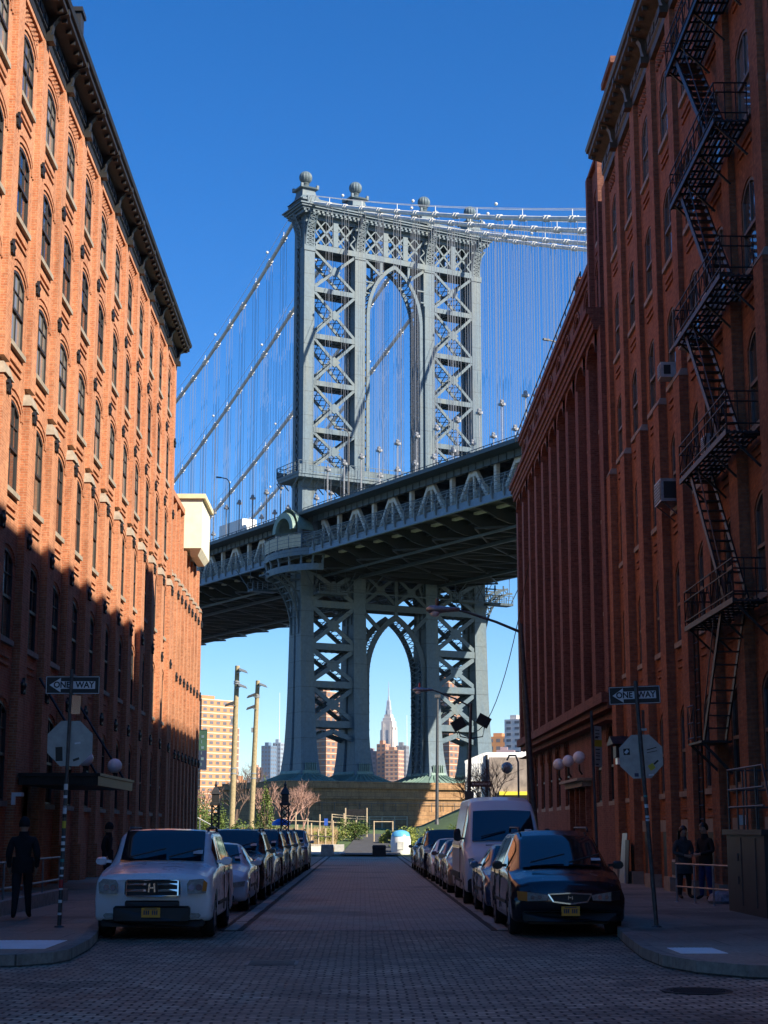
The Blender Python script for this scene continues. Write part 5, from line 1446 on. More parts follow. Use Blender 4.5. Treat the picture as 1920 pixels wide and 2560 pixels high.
g.build('sign_panel', ['offwhite', plain('yellow sign band', (.6, .42, .03), .5), 'signblack'], bp)

# ================================================================ street lamps
def cobra(parent, head, arm_from, red):
    g = MB(); hx, hy, hz = head; ax, ay, az = arm_from
    g.tube([(ax, ay, az), (ax-.8, ay+(hy-ay)*.2, az+(hz-az)*.45), (ax+(hx-ax)*.6, ay+(hy-ay)*.6, az+(hz-az)*.88), (hx+.9, hy, hz-.02)], [.05, .045, .04, .035], 7); 
    g.build('arm', 'darkgalv', parent, smooth=60)
    g = MB(); n = 10
    g.loft([[(hx+x, hy+r*1.1*math.cos(t), hz+zc+r*.75*math.sin(t)) for t in [2*math.pi*k/n for k in range(n)]] for x, r, zc in ((.95, .04, 0), (.9, .09, 0), (.5, .13, .0), (.15, .19, 0), (-.05, .17, 0), (-.16, .06, 0))])
    lh = g.build('lamp_head', 'galv', parent, smooth=60)
    g = MB(); g.loft([[(hx+.12+r*math.cos(t), hy+r*math.sin(t), hz+z) for t in [2*math.pi*k/12 for k in range(12)]] for r, z in ((.17, -.08), (.15, -.17), (.08, -.23))]); g.build('lens', 'globe', lh, smooth=60)
    g = MB(); g.mi = 0; g.lathe([(.05, 0), (.06, .1), (.05, .22), (.02, .26)], (hx+.2, hy, hz+.12), 8); g.build('photocell', plain('red cap', (.5, .04, .05), .4) if red else 'darkgalv', lh)
l1 = empty('street_lamp', (5.35, 54, .15), 'tall street lamp whose long arm reaches across from the shaded building', 'street lamp')
g = MB(); g.tube([(5.62, 54, .15), (5.48, 54, 2.67), (5.18, 54, 8.4)], [.13, .12, .08], 10); g.build('post', 'darkgalv', l1, smooth=50)
cobra(l1, (2.25, 54, 8.86), (5.18, 54, 8.12), False)
l2 = empty('street_lamp', (5.72, 90, .1), 'street lamp at the far corner carrying two black floodlight boxes and a street name plate', 'street lamp')
g = MB(); g.tube([(5.70, 90, .1), (5.74, 90, 4.0), (5.88, 90, 8.5)], [.13, .11, .08], 10); g.build('post', 'darkgalv', l2, smooth=50)
cobra(l2, (2.9, 90, 9.22), (5.88, 90, 8.3), True)
g = MB(); g.tube([(5.2, 90, 7.0), (5.3, 90, 6.7), (5.8, 90, 6.6), (6.5, 90, 6.7), (6.6, 90, 7.2)], .035, 6)
fb = g.build('bracket', 'darkgalv', l2)
for x, z, a in ((5.2, 7.35, .5), (6.55, 7.55, -.5)):
    g = MB(lambda p, q, r: (x+p*math.cos(a)-r*math.sin(a), 90+q, z+p*math.sin(a)+r*math.cos(a))); g.box(-.35, .35, -.25, .25, -.28, .28); g.box(-.31, .31, -.27, -.25, -.24, .24); g.build('floodlight', 'blackmetal', fb)
g = MB(); g.box(5.82, 6.95, 89.98, 90.0, 4.02, 4.32); g.mi = 1; addtext(g, 'PLYMOUTH ST', .17, lambda x, y: (6.39+x*.9, 89.97, 4.17+y)); g.build('street_name_plate', [plain('brown sign', (.10, .035, .02), .5), 'signwhite'], l2)
g = MB(); g.box(5.5, 5.95, 89.7, 89.95, 3.1, 3.8); g.build('control_box', 'darkgalv', l2)
g = MB(); P0, P1 = Vector((5.85, 90, 6.9)), Vector((8.3, 80, 15.5)); g.tube([tuple(P0.lerp(P1, t)-Vector((0, 0, 9.5*t*(1-t)))) for t in [k/14 for k in range(15)]], .022, 5)
tag(g.build('overhead_wire', 'carblack'), 'black wire sagging from the far lamp post up to the dark brick building', 'wire')
pp = empty('utility_pole', (6.25, 140, 2.3), 'thin bare steel pole standing on the grass mound in front of the stone foundation', 'pole')
g = MB(); g.tube([(6.22, 140, 2.2), (6.34, 140, 12.9)], [.15, .1], 8); g.build('post', 'darkgalv', pp, smooth=50)
g = MB(); g.box(6.1, 6.58, 139.8, 140.2, 12.7, 12.95); g.build('cap', 'darkgalv', pp); g = MB(); g.lathe([(.2, 0), (.14, .5), (.12, .55)], (6.22, 140, 2.2), 8); g.build('foot', 'darkgalv', pp)
# timber light poles
for (bx, by, tx, zt, lab, items) in ((-10.06, 130, -9.80, 14.4, 'taller round timber pole with floodlights and a silver collar', ((1, 14.1), (1, 12.9), (-1, 11.5))), (-9.34, 142, -8.94, 14.3, 'shorter looking timber pole with three floodlights, nearer the bridge leg', ((1, 14.0), (-1, 13.1), (-1, 12.1)))):
    r = empty('timber_pole', (bx, by, .4), lab, 'pole', 'timber light poles in the park')
    T = lambda z: bx+(tx-bx)*(z-1.8)/(zt-1.8)
    g = MB(); g.tube([(T(.2), by, .2), (T(7), by, 7), (T(zt), by, zt)], [.24, .22, .18], 12); g.build('pole', 'wood', r, smooth=50)
    for sd, z in items:
        g = MB(); x = T(z); g.beam((x, by-.2, z-.3), (x+sd*.5, by-.4, z-.05), .07)
        g.loft([[(x+sd*a, by-.4+dy, z+dz) for a, dz in ((.15, .10), (.75, -.14), (.85, -.32), (.2, -.12))] for dy in (-.28, .28)]); g.build('floodlight', 'darkgalv' if sd < 0 else 'alu', r)
    g = MB()
    for z in (zt-1.3, zt-1.45, 6.0, 6.4): g.lathe([(.25, 0), (.25, .1)], (T(z), by, z), 12)
    g.box(T(10)-.36, T(10)-.2, by-.1, by+.1, 9.9, 10.3); g.build('collar', 'alu', r)
# ornate iron lattice posts
for x, lab in ((-9.74, 'black iron lattice post near the timber poles'), (-5.12, 'black iron lattice post in front of the near bridge leg')):
    r = empty('iron_lattice_post', (x, 112, 0), lab, 'lattice post', 'black iron lattice posts')
    g = MB(lambda a, b, c: (x+a, 112+b, c)); w = .24
    for sx in (-w, w):
        for sy in (-w, w): g.box(sx-.04, sx+.04, sy-.04, sy+.04, 0, 3.4)
    z = 0
    while z < 3.3:
        for s in (-w, w):
            g.beam((-w, s, z), (w, s, z+.42), .06, .03, up=(0, 1, 0)); g.beam((w, s, z), (-w, s, z+.42), .06, .03, up=(0, 1, 0))
            g.beam((s, -w, z), (s, w, z+.42), .06, .03, up=(1, 0, 0)); g.beam((s, w, z), (s, -w, z+.42), .06, .03, up=(1, 0, 0))
        z += .42
    g.build('shaft', 'greenpost', r)
    g = MB(lambda a, b, c: (x+a, 112+b, c)); S_ = [(.36, 3.35), (.36, 3.5), (.24, 3.55), (.24, 4.05), (.30, 4.1), (.26, 4.2), (.24, 4.28), (.10, 4.55), (.07, 4.6), (.10, 4.7), (.05, 4.8), (.02, 4.98)]
    g.loft([[(a*s, b*s, z) for a, b in ((-1, -1), (1, -1), (1, 1), (-1, 1))] for s, z in S_]); g.build('cap', 'greenpost', r)
# banner on its pole
r = empty('banner_pole', (-12.2, 121, .2), 'thin pole with a long green and navy banner beside the annex corner', 'banner')
g = MB(); g.tube([(-12.15, 121, .1), (-12.15, 121, 9.4)], .08, 8); g.build('post', 'darkgalv', r)
g = MB(); g.box(-11.9, -11.22, 121, 121.02, 7.4, 8.86); g.mi = 1; g.box(-11.9, -11.22, 121, 121.02, 6.04, 7.4); g.mi = 2
for k in range(6): g.box(-11.65, -11.45, 120.98, 120.995, 6.3+k*.4, 6.5+k*.4) if k % 2 else g.box(-11.66, -11.6, 120.98, 120.995, 6.3+k*.4, 6.52+k*.4)
for z in (6.02, 8.86): g.mi = 1; g.box(-12.15, -11.2, 120.98, 121.04, z, z+.04)
g.build('banner', [plain('banner green', (.03, .08, .05), .7), plain('banner navy', (.012, .025, .06), .7), plain('banner mark', (.10, .16, .18), .7)], r)
# bishop's crook globe lamp at far right
r = empty('globe_street_lamp', (9.15, 104, .15), 'grey globe lamp hanging by the bare tree at the building corner', 'street lamp')
g = MB(); g.tube([(9.7, 104, .1), (9.7, 104, 5.9), (9.55, 104, 6.3), (9.15, 104, 6.3), (9.0, 104, 6.0)], .06, 8); g.build('post', 'darkgalv', r); g = MB(); g.ball((9.0, 104, 5.55), .36, 8); g.build('globe', 'galv', r, smooth=60)

# ================================================================ railings, cabinets, boards
r = empty('ramp_railing', (-8, 33, .2), 'steel pipe railing on a low kerb along the sidewalk behind the dark clothed walker', 'railing')
g = MB()
for z in (.62, 1.12):
    g.tube([(-8.9, 30.5, z), (-7.0, 30.8, z), (-6.95, 39, z+.02)], .025, 6)
for y in (31, 33, 35, 37, 39): g.tube([(-6.95, y, .2), (-6.95, y, 1.12)], .022, 6)
g.tube([(-8.2, 30.6, .2), (-8.2, 30.6, 1.12)], .022, 6); g.build('rail', 'galv', r, smooth=50)
g = MB(); g.box(-9.2, -6.85, 30.6, 30.9, .1, .42); g.box(-7.05, -6.8, 30.9, 39.4, .1, .42); g.build('curb_wall', 'kerbstone', r)
r = empty('stair_enclosure', (8.0, 33, .15), 'tall dark green metal stair enclosure with a pipe rail on top at the right edge', 'stair enclosure')
g = MB(); g.box(7.45, 8.5, 31.2, 34.4, .15, 1.66); g.box(7.38, 8.5, 31.1, 34.5, 1.66, 1.76)
g.build('casing', plain('dark grey green panel', (.030, .034, .034), .5, var=.2), r)
g = MB(); 
for y in (31.9, 33.1): g.box(7.435, 7.45, y, y+.03, .3, 1.6)
for z in (.7, 1.15): g.tube([(7.42, 33.3, z), (7.42, 33.3, z+.15)], .02, 6)
g.box(7.5, 7.9, 34.4, 34.412, .3, 1.55); g.build('door_panel', 'darkgalv', r)
g = MB()
for z in (2.2, 2.55, 2.95):
    g.tube([(7.5, 34.3, z), (7.5, 31.3, z)], .022, 6); g.tube([(7.5, 34.3, z), (8.4, 34.3, z)], .022, 6)
for y in (34.3, 33.5, 32.7, 31.9): g.tube([(7.5, y, 1.76), (7.5, y, 2.95)], .02, 6)
for x in (7.8, 8.1): g.tube([(x, 34.3, 1.76), (x, 34.3, 2.95)], .02, 6)
g.tube([(7.5, 31.3, 2.95), (7.35, 29.5, 1.1), (7.35, 28.6, 1.0)], .025, 6); g.build('railing', 'darkgalv', r, smooth=50)
g = MB(); g.box(7.7, 7.86, 34.42, 34.44, 1.85, 2.05); g.build('notice', 'signwhite', r)
r = empty('pipe_barrier', (7.6, 37, .15), 'short pipe barrier in front of the two waiting people', 'railing')
g = MB(); P_ = [(7.12, 38.3), (7.35, 37.4), (7.58, 36.5), (7.8, 35.7)]
for z in (.50, 1.0): g.tube([(*P_[0], z), (*P_[-1], z)], .022, 6)
for p in P_: g.tube([(*p, .15), (*p, 1.0)], .022, 6); g.lathe([(.06, 0), (.05, .02)], (*p, .15), 8)
g.build('rail', 'galv', r, smooth=50)
for (x, y, w, h, yaw, mt, lab) in ((8.05, 52.4, .9, 1.5, .2, 'alu', 'grey sheet leaning on the facade pier behind the minivan'), (8.08, 51.6, .7, 1.3, .1, 'carblack', 'black sheet leaning beside the grey one'), (8.15, 35.6, .5, 1.45, .25, 'offwhite', 'white board leaning between the people and the stair enclosure'), (8.2, 36.6, .4, 1.1, .3, 'white', 'shorter white panel leaning behind the people')):
    g = MB(lambda a, b, c: (x+c*yaw*.5-.0+a, y+b, .15+c)); g.box(-.03, .0, -w/2, w/2, 0, h)
    if mt == 'alu': g.prism([(-w/2-.25, 0), (-w/2, 0), (-w/2, .55), (-w/2-.12, .35)], 0, -.03, 0)
    tag(g.build('leaning_board', mt), lab, 'board', 'boards leaning on the shaded facade')
g = MB(); g.lathe([(.30, 0), (.34, .06), (.28, .2), (.12, .28), (.02, .30)], (8.0, 37.6, .15), 10); tag(g.build('rubbish_bag', plain('grey plastic bag', (.22, .24, .28), .35, var=.5, scale=9), smooth=30), 'pale plastic bag on the pavement under the pipe barrier', 'bag')
# wall lantern near the corner of the shaded warehouse
g = MB(); g.prism([(51.2, 4.35), (52.6, 4.35), (52.2, 4.5), (51.9, 4.62), (51.6, 4.5)], 0, 7.7, 8.3); g.box(7.85, 8.2, 51.6, 52.2, 3.95, 4.3); r = empty('wall_lantern', (8, 51.9, 4.2), 'black hooded lantern on the pier between the two shaded buildings', 'lantern'); g.build('hood', 'blackmetal', r); g = MB(); g.box(7.9, 8.15, 51.7, 52.1, 3.75, 3.95); g.build('lens', 'globe', r)

# ================================================================ people
def person(label, loc, rz, coat, trous, hair, pose='stand', hgt=1.75, hood=False, longhair=False):
    s = hgt/1.75
    J = {}
    def j(n, x, y, z, r): J[n] = ((x*s, y*s, z*s), r*s)
    j('pelvis', 0, 0, .95, .155); j('waist', 0, 0, 1.10, .15); j('chest', 0, 0, 1.30, .185); j('neck0', 0, .0, 1.46, .08); j('neck', 0, -.01, 1.52, .058); j('head0', 0, -.02, 1.60, .085); j('head', 0, -.02, 1.67, .088)
    st = .13 if pose != 'walk' else .10
    for sx, n in ((-1, 'l'), (1, 'r')):
        dy = (.16*sx if pose == 'walk' else .02*sx)
        j('hip'+n, sx*.10, 0, .88, .115); j('knee'+n, sx*st, dy*.5-.02, .48, .075); j('ank'+n, sx*(st+.02), dy, .09, .05); j('toe'+n, sx*(st+.04), dy-.16, .04, .04)
        j('sh'+n, sx*.19, 0, 1.40, .085)
        if pose == 'hands': j('el'+n, sx*.27, .02, 1.13, .058); j('wr'+n, sx*.10, -.24, 1.06, .038); j('pa'+n, sx*.04, -.28, 1.05, .035)
        else: j('el'+n, sx*.25, .05, 1.13, .066); j('wr'+n, sx*.24, -.04, .90, .045); j('pa'+n, sx*.235, -.07, .83, .038)
        if pose == 'hands': hd = (-sx*.03, -.02, -.01)
        else: hd = (-sx*.005, -.02, -.05)
    E_ = [('pelvis', 'waist'), ('waist', 'chest'), ('chest', 'neck0'), ('neck0', 'neck'), ('neck', 'head0'), ('head0', 'head')]
    for n in 'lr': E_ += [('pelvis', 'hip'+n), ('hip'+n, 'knee'+n), ('knee'+n, 'ank'+n), ('ank'+n, 'toe'+n), ('chest', 'sh'+n), ('sh'+n, 'el'+n), ('el'+n, 'wr'+n), ('wr'+n, 'pa'+n)]
    for sx, n in ((-1, 'l'), (1, 'r')):
        px, py, pz = [c/s for c in J['pa'+n][0]]
        for f, (o1, l) in enumerate(((-.030, .062), (-.010, .075), (.010, .070), (.028, .055))):
            if pose == 'hands': a = (px-sx*.02, py-.012+o1*.3, pz+o1); b = (a[0]-sx*l*.7, a[1]-.02, a[2]-.01); c = (b[0]-sx*.01, b[1]+.03, b[2]-.01)
            else: a = (px, py+o1, pz-.02); b = (px-sx*.008, py+o1-.008, pz-.02-l*.6); c = (px-sx*.03, py+o1-.012, pz-.02-l)
            j(n+'f%d' % f, *a, .013); j(n+'g%d' % f, *b, .009); j(n+'h%d' % f, *c, .008); E_ += [('pa'+n, n+'f%d' % f), (n+'f%d' % f, n+'g%d' % f), (n+'g%d' % f, n+'h%d' % f)]
        j(n+'t', px-sx*.01, py-.045, pz-.01, .011); j(n+'u', px-sx*.02, py-.06, pz-.045, .009); E_ += [('pa'+n, n+'t'), (n+'t', n+'u')]
    names = list(J); me = bpy.data.meshes.new('skel'); me.from_pydata([J[n][0] for n in names], [(names.index(a), names.index(b)) for a, b in E_], [])
    o = bpy.data.objects.new('skel', me); COL.objects.link(o)
    md = o.modifiers.new('s', 'SKIN'); md.use_smooth_shade = True; md.branch_smoothing = .6
    for i, n in enumerate(names):
        v = me.skin_vertices[0].data[i]; r_ = J[n][1]; v.radius = (r_, r_*(.72 if n in ('chest', 'waist', 'pelvis') else 1)); v.use_root = n == 'pelvis'
    o.modifiers.new('d', 'SUBSURF').levels = 2; o.modifiers['d'].render_levels = 2
    m2 = bpy.data.meshes.new_from_object(o.evaluated_get(bpy.context.evaluated_depsgraph_get())); bpy.data.objects.remove(o)
    mats = [M['skin'], coat, trous, M['shoe']]
    m2.materials.clear()
    for m in mats: m2.materials.append(m)
    wz = J['wrl'][0][2]; 
    for p in m2.polygons:
        x, y, z = p.center
        hand = any((Vector((x, y, z))-Vector(J[n][0])).length < .085*s for n in ('pal', 'par')) or (pose != 'hands' and abs(x) > .2*s and z < wz-.02 and z > .7*s)
        p.material_index = 0 if (z > 1.50*s or hand) else (1 if z > .84*s else (2 if z > .11*s else 3)); p.use_smooth = True
    # nose, ears and brow are part of the head surface
    bm = bmesh.new(); bm.from_mesh(m2)
    def blob(c, r, sc=(1, 1, 1), mi=0):
        q = bmesh.ops.create_uvsphere(bm, u_segments=10, v_segments=8, radius=r)
        for v in q['verts']: v.co = Vector((v.co.x*sc[0]+c[0], v.co.y*sc[1]+c[1], v.co.z*sc[2]+c[2]))
        for f in {f for v in q['verts'] for f in v.link_faces}: f.material_index = mi; f.smooth = True
    hz = 1.655*s
    blob((0, -.035*s, hz), .10*s, (.80, .98, 1.20)); blob((0, -.135*s, hz-.015), .016*s, (.9, 1.1, 1.5)); blob((0, -.105*s, hz-.075), .03*s, (1.1, .8, .7))
    for sx in (-1, 1): blob((sx*.082*s, -.02*s, hz-.01), .022*s, (.4, .8, 1.2)); blob((sx*.032*s, -.126*s, hz+.012), .010*s, (1, .6, .7), 3)
    blob((0, -.130*s, hz-.052), .016*s, (1.5, .5, .35), 3)
    bm.to_mesh(m2); bm.free()
    po = bpy.data.objects.new('person', m2); COL.objects.link(po); po.location = loc; po.rotation_euler = (0, 0, rz); tag(po, label, 'person')
    g = MB(); n = 14
    rad = .112*s; top = []
    rings = []
    for k in range(9):
        t = math.pi*(.02+.60*k/8)
        ring = []
        for q in range(n):
            a = 2*math.pi*q/n; face_ = max(0, -math.sin(a)); zz = hz+.01+rad*1.22*math.cos(t); cut = hz+.045*s
            zz = max(zz, cut) if face_ > .35 and not hood else zz
            ring.append((rad*.88*math.sin(t)*math.cos(a), -.03*s+rad*1.03*math.sin(t)*math.sin(a)+(.0 if face_ > .35 else .012), zz))
        rings.append(ring)
    g.loft(rings, caps=True)
    if longhair: g.loft([[(r*math.cos(a), .03+r*.7*abs(math.sin(a)), z) for a in [math.pi*k/8-.1 for k in range(9)]] for r, z in ((.10, hz+.02), (.115, hz-.08), (.12, hz-.2), (.10, hz-.26))], close=False)
    ho = g.build('hair' if not hood else 'hood', hair, po, smooth=60, world=False)
    g = MB()
    g.loft([[((.185+dx)*s*math.cos(a)*(1 if True else 1), (.135+dx)*s*math.sin(a), z*s) for a in [2*math.pi*k/16 for k in range(16)]] for dx, z in ((.005, .80), (.010, .88), (.008, 1.0), (.0, 1.08))] if not longhair else [[((.20+dx)*s*math.cos(a), (.15+dx)*s*math.sin(a), z*s) for a in [2*math.pi*k/16 for k in range(16)]] for dx, z in ((.035, .62), (.035, .75), (.015, 1.0), (.0, 1.1))], caps=False)
    g.build('coat_hem', coat, po, smooth=60, world=False)
    g = MB(); g.loft([[(.085*s*k_*math.cos(a), -.01+.08*s*k_*math.sin(a), z*s) for a in [2*math.pi*k/12 for k in range(12)]] for k_, z in ((1.25, 1.42), (1.0, 1.50), (.95, 1.53))], caps=False); g.build('collar', coat, po, smooth=60, world=False)
    return po
M['skin'] = plain('skin', (.42, .24, .16), .55, var=.05); M['shoe'] = plain('dark shoe leather', (.012, .012, .012), .5)
blk = plain('black cloth', (.010, .010, .012), .85, var=.3, scale=9); dk = plain('dark trousers cloth', (.014, .014, .018), .85); gry = plain('dark grey wool', (.055, .055, .058), .9, var=.3, scale=14); jean = plain('blue denim', (.018, .035, .12), .85, var=.3, scale=12); hr = plain('dark hair', (.010, .008, .007), .5)
person('person in a black hooded jacket walking past the pipe railing by the sign pole', (-6.25, 31.3, .15), R(188), blk, dk, blk, 'walk', 1.80, hood=True)
person('dark figure standing by the doorway behind the white boxy car', (-6.75, 45.0, .15), R(80), blk, dk, blk, 'stand', 1.76, hood=True)
person('person with long dark hair in a grey coat, hands joined, behind the pipe barrier', (7.62, 40.0, .15), R(20), gry, dk, hr, 'hands', 1.66, longhair=True)
person('person in a black jacket and blue jeans, head turned to the companion in grey', (8.02, 39.4, .15), R(-62), blk, jean, hr, 'hands', 1.73)

# ================================================================ park
def foliage(name, c, rx, ry, rz_, n, size, mat, parent=None, seed=1, shape='dome'):
    q = random.Random(seed); g = MB(); cl = [(q.uniform(-.75, .75), q.uniform(-.75, .75), q.uniform(.1, .85), q.uniform(.25, .45)) for _ in range(max(6, n//130))]
    for i in range(n):
        a = cl[q.randrange(len(cl))]
        while True:
            x, y, z = q.gauss(0, .45), q.gauss(0, .45), q.gauss(0, .45)
            if x*x+y*y+z*z < 1: break
        px, py, pz = a[0]+x*a[3]*1.3, a[1]+y*a[3]*1.3, a[2]+z*a[3]*1.2
        if shape == 'cone': k = max(.12, 1-pz*.85); px *= k; py *= k
        if pz < 0: pz = -pz*.5
        p = Vector((c[0]+px*rx, c[1]+py*ry, c[2]+pz*rz_)); d = Vector((q.uniform(-1, 1), q.uniform(-1, 1), q.uniform(-.6, 1))).normalized(); e = d.cross(Vector((q.uniform(-1, 1), q.uniform(-1, 1), q.uniform(-1, 1)))).normalized(); sz = size*q.uniform(.6, 1.3)
        g.face([tuple(p-d*sz), tuple(p+e*sz*.45), tuple(p+d*sz), tuple(p-e*sz*.45)])
    return g.build(name, mat, parent)
def shrub(lab, x, y, z, r, h, n, mat, seed, shape='dome', size=.09, nm='shrub', grp=None):
    z = parkz(x, y)-.05; rt = empty(nm, (x, y, z), lab, 'shrub', grp)
    foliage('foliage', (x, y, z), r, r, h, n, size, mat, rt, seed, shape)
    g = MB(); q = random.Random(seed)
    for k in range(5): a = q.uniform(0, 6.3); g.tube([(x, y, z-.1), (x+r*.3*math.cos(a), y+r*.3*math.sin(a), z+h*.45), (x+r*.6*math.cos(a), y+r*.6*math.sin(a), z+h*.8)], [.04, .025, .01], 4)
    g.build('stem', 'bark', rt); return rt
GE = 'evergreen shrubs in the park'
shrub('dense dark evergreen shrub against the annex corner', -12.4, 121, .2, 1.8, 3.9, 3000, 'leafA', 3, grp=GE)
shrub('leafy evergreen shrub behind the first lattice post', -10.9, 123.5, .2, 1.2, 3.2, 2000, 'leafA', 4, grp=GE)
shrub('tall cone shaped evergreen between the timber poles and the second lattice post', -7.1, 124, .2, 1.5, 4.4, 2800, 'leafA', 5, 'cone', grp=GE)
shrub('low green shrub at the foot of the shorter timber pole', -8.6, 121, .1, 1.0, 2.2, 1500, 'leafA', 6, grp=GE)
GY = 'yellow green shrubs round the path'
shrub('round yellow green shrub just right of the end of the path', 3.0, 127, .4, 1.0, 1.6, 1500, 'leafB', 7, grp=GY)
shrub('bright yellow green shrub behind the white and blue bin', 4.6, 121.5, .3, 1.7, 1.7, 2200, 'leafB', 8, grp=GY)
shrub('yellow green shrub beside the parked cars at the street end', 6.2, 118.5, .2, 1.3, 1.4, 1500, 'leafB', 9, grp=GY)
shrub('green shrub left of the timber goal frame', -.7, 137, 1.0, 1.3, 1.7, 2000, 'leafA', 10, grp=GY)
shrub('spreading green shrub behind the timber rails', -2.6, 132, .7, 1.4, 1.2, 1500, 'leafB', 11, grp=GY)
shrub('small leafy clump at the mound foot, left of the pole', 2.2, 133, .6, .8, 1.2, 1000, 'leafB', 12, grp=GY)
for i, (x, y, h, lab) in enumerate(((5.6, 127, 1.1, 'dark low shrub in the shade of the mound'), (7.3, 129, 1.2, 'dark low shrub high on the shaded mound'), (8.9, 127, 1.3, 'dark low shrub nearest the cargo van on the mound'))):
    shrub(lab, x, y, parkz(x, y)-.1, 1.1, h, 1200, 'leafA', 20+i, grp='dark shrubs on the mound')
def bare_tree(lab, x, y, z, h, seed, mat='bark', lev=5, spread=.55, r0=.14, lean_=(0, 0), nm='bare_tree', twist=0):
    q = random.Random(seed); rt = empty(nm, (x, y, z), lab, 'tree', 'bare winter trees'); g = MB(); gt = MB()
    def grow(p, d, L, r, k):
        mid = p+d*L*.5+Vector((q.uniform(-1, 1), q.uniform(-1, 1), 0))*L*.06; e = p+d*L
        (gt if k == lev else g).tube([tuple(p), tuple(mid), tuple(e)], [r, r*.85, r*.7], 5 if k > 2 else 3, caps=False)
        if k == 0: return
        for b in range(3 if k > 1 else 4):
            v = Vector((q.uniform(-1, 1), q.uniform(-1, 1), q.uniform(-.15, .8))); nd = (d*(1-spread*.6)+v.normalized()*spread).normalized()
            grow(p+d*L*q.uniform(.55, 1.), nd, L*q.uniform(.62, .8), r*.62, k-1)
    grow(Vector((x, y, z-.1)), Vector((lean_[0], lean_[1], 1)).normalized(), h*.30, r0, lev)
    gt.build('trunk', mat, rt); g.build('crown', mat, rt); return rt
bare_tree('bare grey tree beside the taller timber pole', -11.7, 158, .6, 10.5, 31, lev=5)
bare_tree('spindly bare tree left of the first lattice post', -13.6, 150, .5, 7.5, 32, 'twigs')
bare_tree('bare tree between the timber poles', -9.6, 165, .8, 6.5, 33, 'twigs')
bare_tree('reddish twiggy bush tree in front of the stone foundation', -5.2, 150, .7, 6.4, 34, 'twigs', 6, .6, .10)
bare_tree('reddish bare tree left of the near bridge leg', -7.2, 155, .8, 6.0, 35, 'twigs', 6, .6, .10)
bare_tree('pale bare tree in front of the near bridge leg', -6.1, 140, .7, 6.6, 36, 'twigs', 5, .5, .10)
bare_tree('dark bare street tree leaning out from the shaded building corner', 8.3, 91, .1, 8.0, 41, 'bark', 5, .55, .08, (-.45, .1))
bare_tree('dark bare street tree in front of the white shed', 10.2, 108, .1, 8.5, 43, 'bark', 5, .5, .085, (-.5, 0))
# dry grasses as ground cover
g = MB(); q = random.Random(5)
for i in range(5200):
    x, y = q.uniform(-11, -2.0), q.uniform(119, 150); h = q.uniform(.15, .8)*(.6+.8*noise.noise(Vector((x*.4, y*.2, 0)))+.3); z = parkz(x, y); dx, dy = q.uniform(-.15, .15), q.uniform(-.1, .1)
    g.face([(x-.03, y, z), (x+.03, y, z), (x+dx, y+dy, z+abs(h))])
tag(g.build('dry_grass', plain('dry grass', (.36, .24, .12), .9, var=.4, scale=2)), kind='stuff')
# timber fences
def rail_fence(lab, pts, hs, zr, nm='timber_fence'):
    r = empty(nm, (pts[0][0], pts[0][1], .5), lab, 'fence', 'pale timber fences in the park')
    for (x, y), h in zip(pts, hs):
        z = parkz(x, y); g = MB(); g.tube([(x, y, z-.1), (x, y, z+h)], .065, 6); g.build('post', 'fencewood', r)
    for zz in zr:
        g = MB(); g.tube([(x, y, parkz(x, y)+zz) for x, y in pts], .045, 5); g.build('rail', 'fencewood', r)
rail_fence('long pale timber fence behind the dry grass', [(-7.5+k*1.0, 140-k*.1) for k in range(8)], [1.9, 1.5, 2.0, 1.5, 1.9, 1.6, 2.1, 1.6], (1.3,))
rail_fence('pale timber rails close to the white barriers', [(-4.9+k*.55, 128-k*.8) for k in range(6)], [1.7, 1.5, 1.9, 1.5, 1.6, 2.2], (1.0,))
rail_fence('thin timber fence on top of the lawn by the stone foundation', [(-3+k*1.25, 168) for k in range(7)], [1.2]*7, (.9, 1.15))
rail_fence('timber goal shaped frame at the end of the path', [(.95, 135), (2.45, 135)], [1.75, 1.75], (1.68,), 'timber_gate')
r = empty('info_board', (-.6, 142, 1), 'small dark information board on two pale posts behind the goal frame', 'sign')
g = MB(); z = parkz(-.6, 142); g.box(-1.4, .4, 142, 142.05, z+1.9, z+2.4); g.build('panel', 'blackmetal', r)
for x in (-1.4, .4): g = MB(); g.tube([(x, 142, z), (x, 142, z+2.5)], .07, 6); g.build('post', 'fencewood', r)
g = MB(); z = parkz(-2.9, 136); g.box(-3.05, -2.75, 135.9, 135.95, z+1.2, z+1.75); tag(g.build('blue_notice', plain('blue sign paint', (.03, .10, .45), .5)), 'small blue notice fixed on the pale timber fence', 'notice')
# steel handrail and pale stones left
g = MB()
for a, b in (((-11.5, 118, 2.6), (-8.3, 118, .9)), ((-9.4, 117, 1.9), (-6.9, 117, .6))): g.tube([a, b], .04, 6); [g.tube([(a[0]+(b[0]-a[0])*t, a[1], a[2]+(b[2]-a[2])*t-1.0), (a[0]+(b[0]-a[0])*t, a[1], a[2]+(b[2]-a[2])*t)], .035, 5) for t in (.05, .5, .95)]
tag(g.build('steel_handrail', 'galv'), 'pale steel handrails slanting down beside the evergreen shrubs', 'handrail')
for i in range(5):
    g = MB(); g.box(-10.9+i*.25, -8.3+i*.1, 119.5-i*.5, 120.2-i*.5, .0, 1.7-i*.32); tag(g.build('stone_step', 'concrete'), 'pale stone step between the lattice post and the timber pole', 'step', 'pale stone steps by the timber pole')
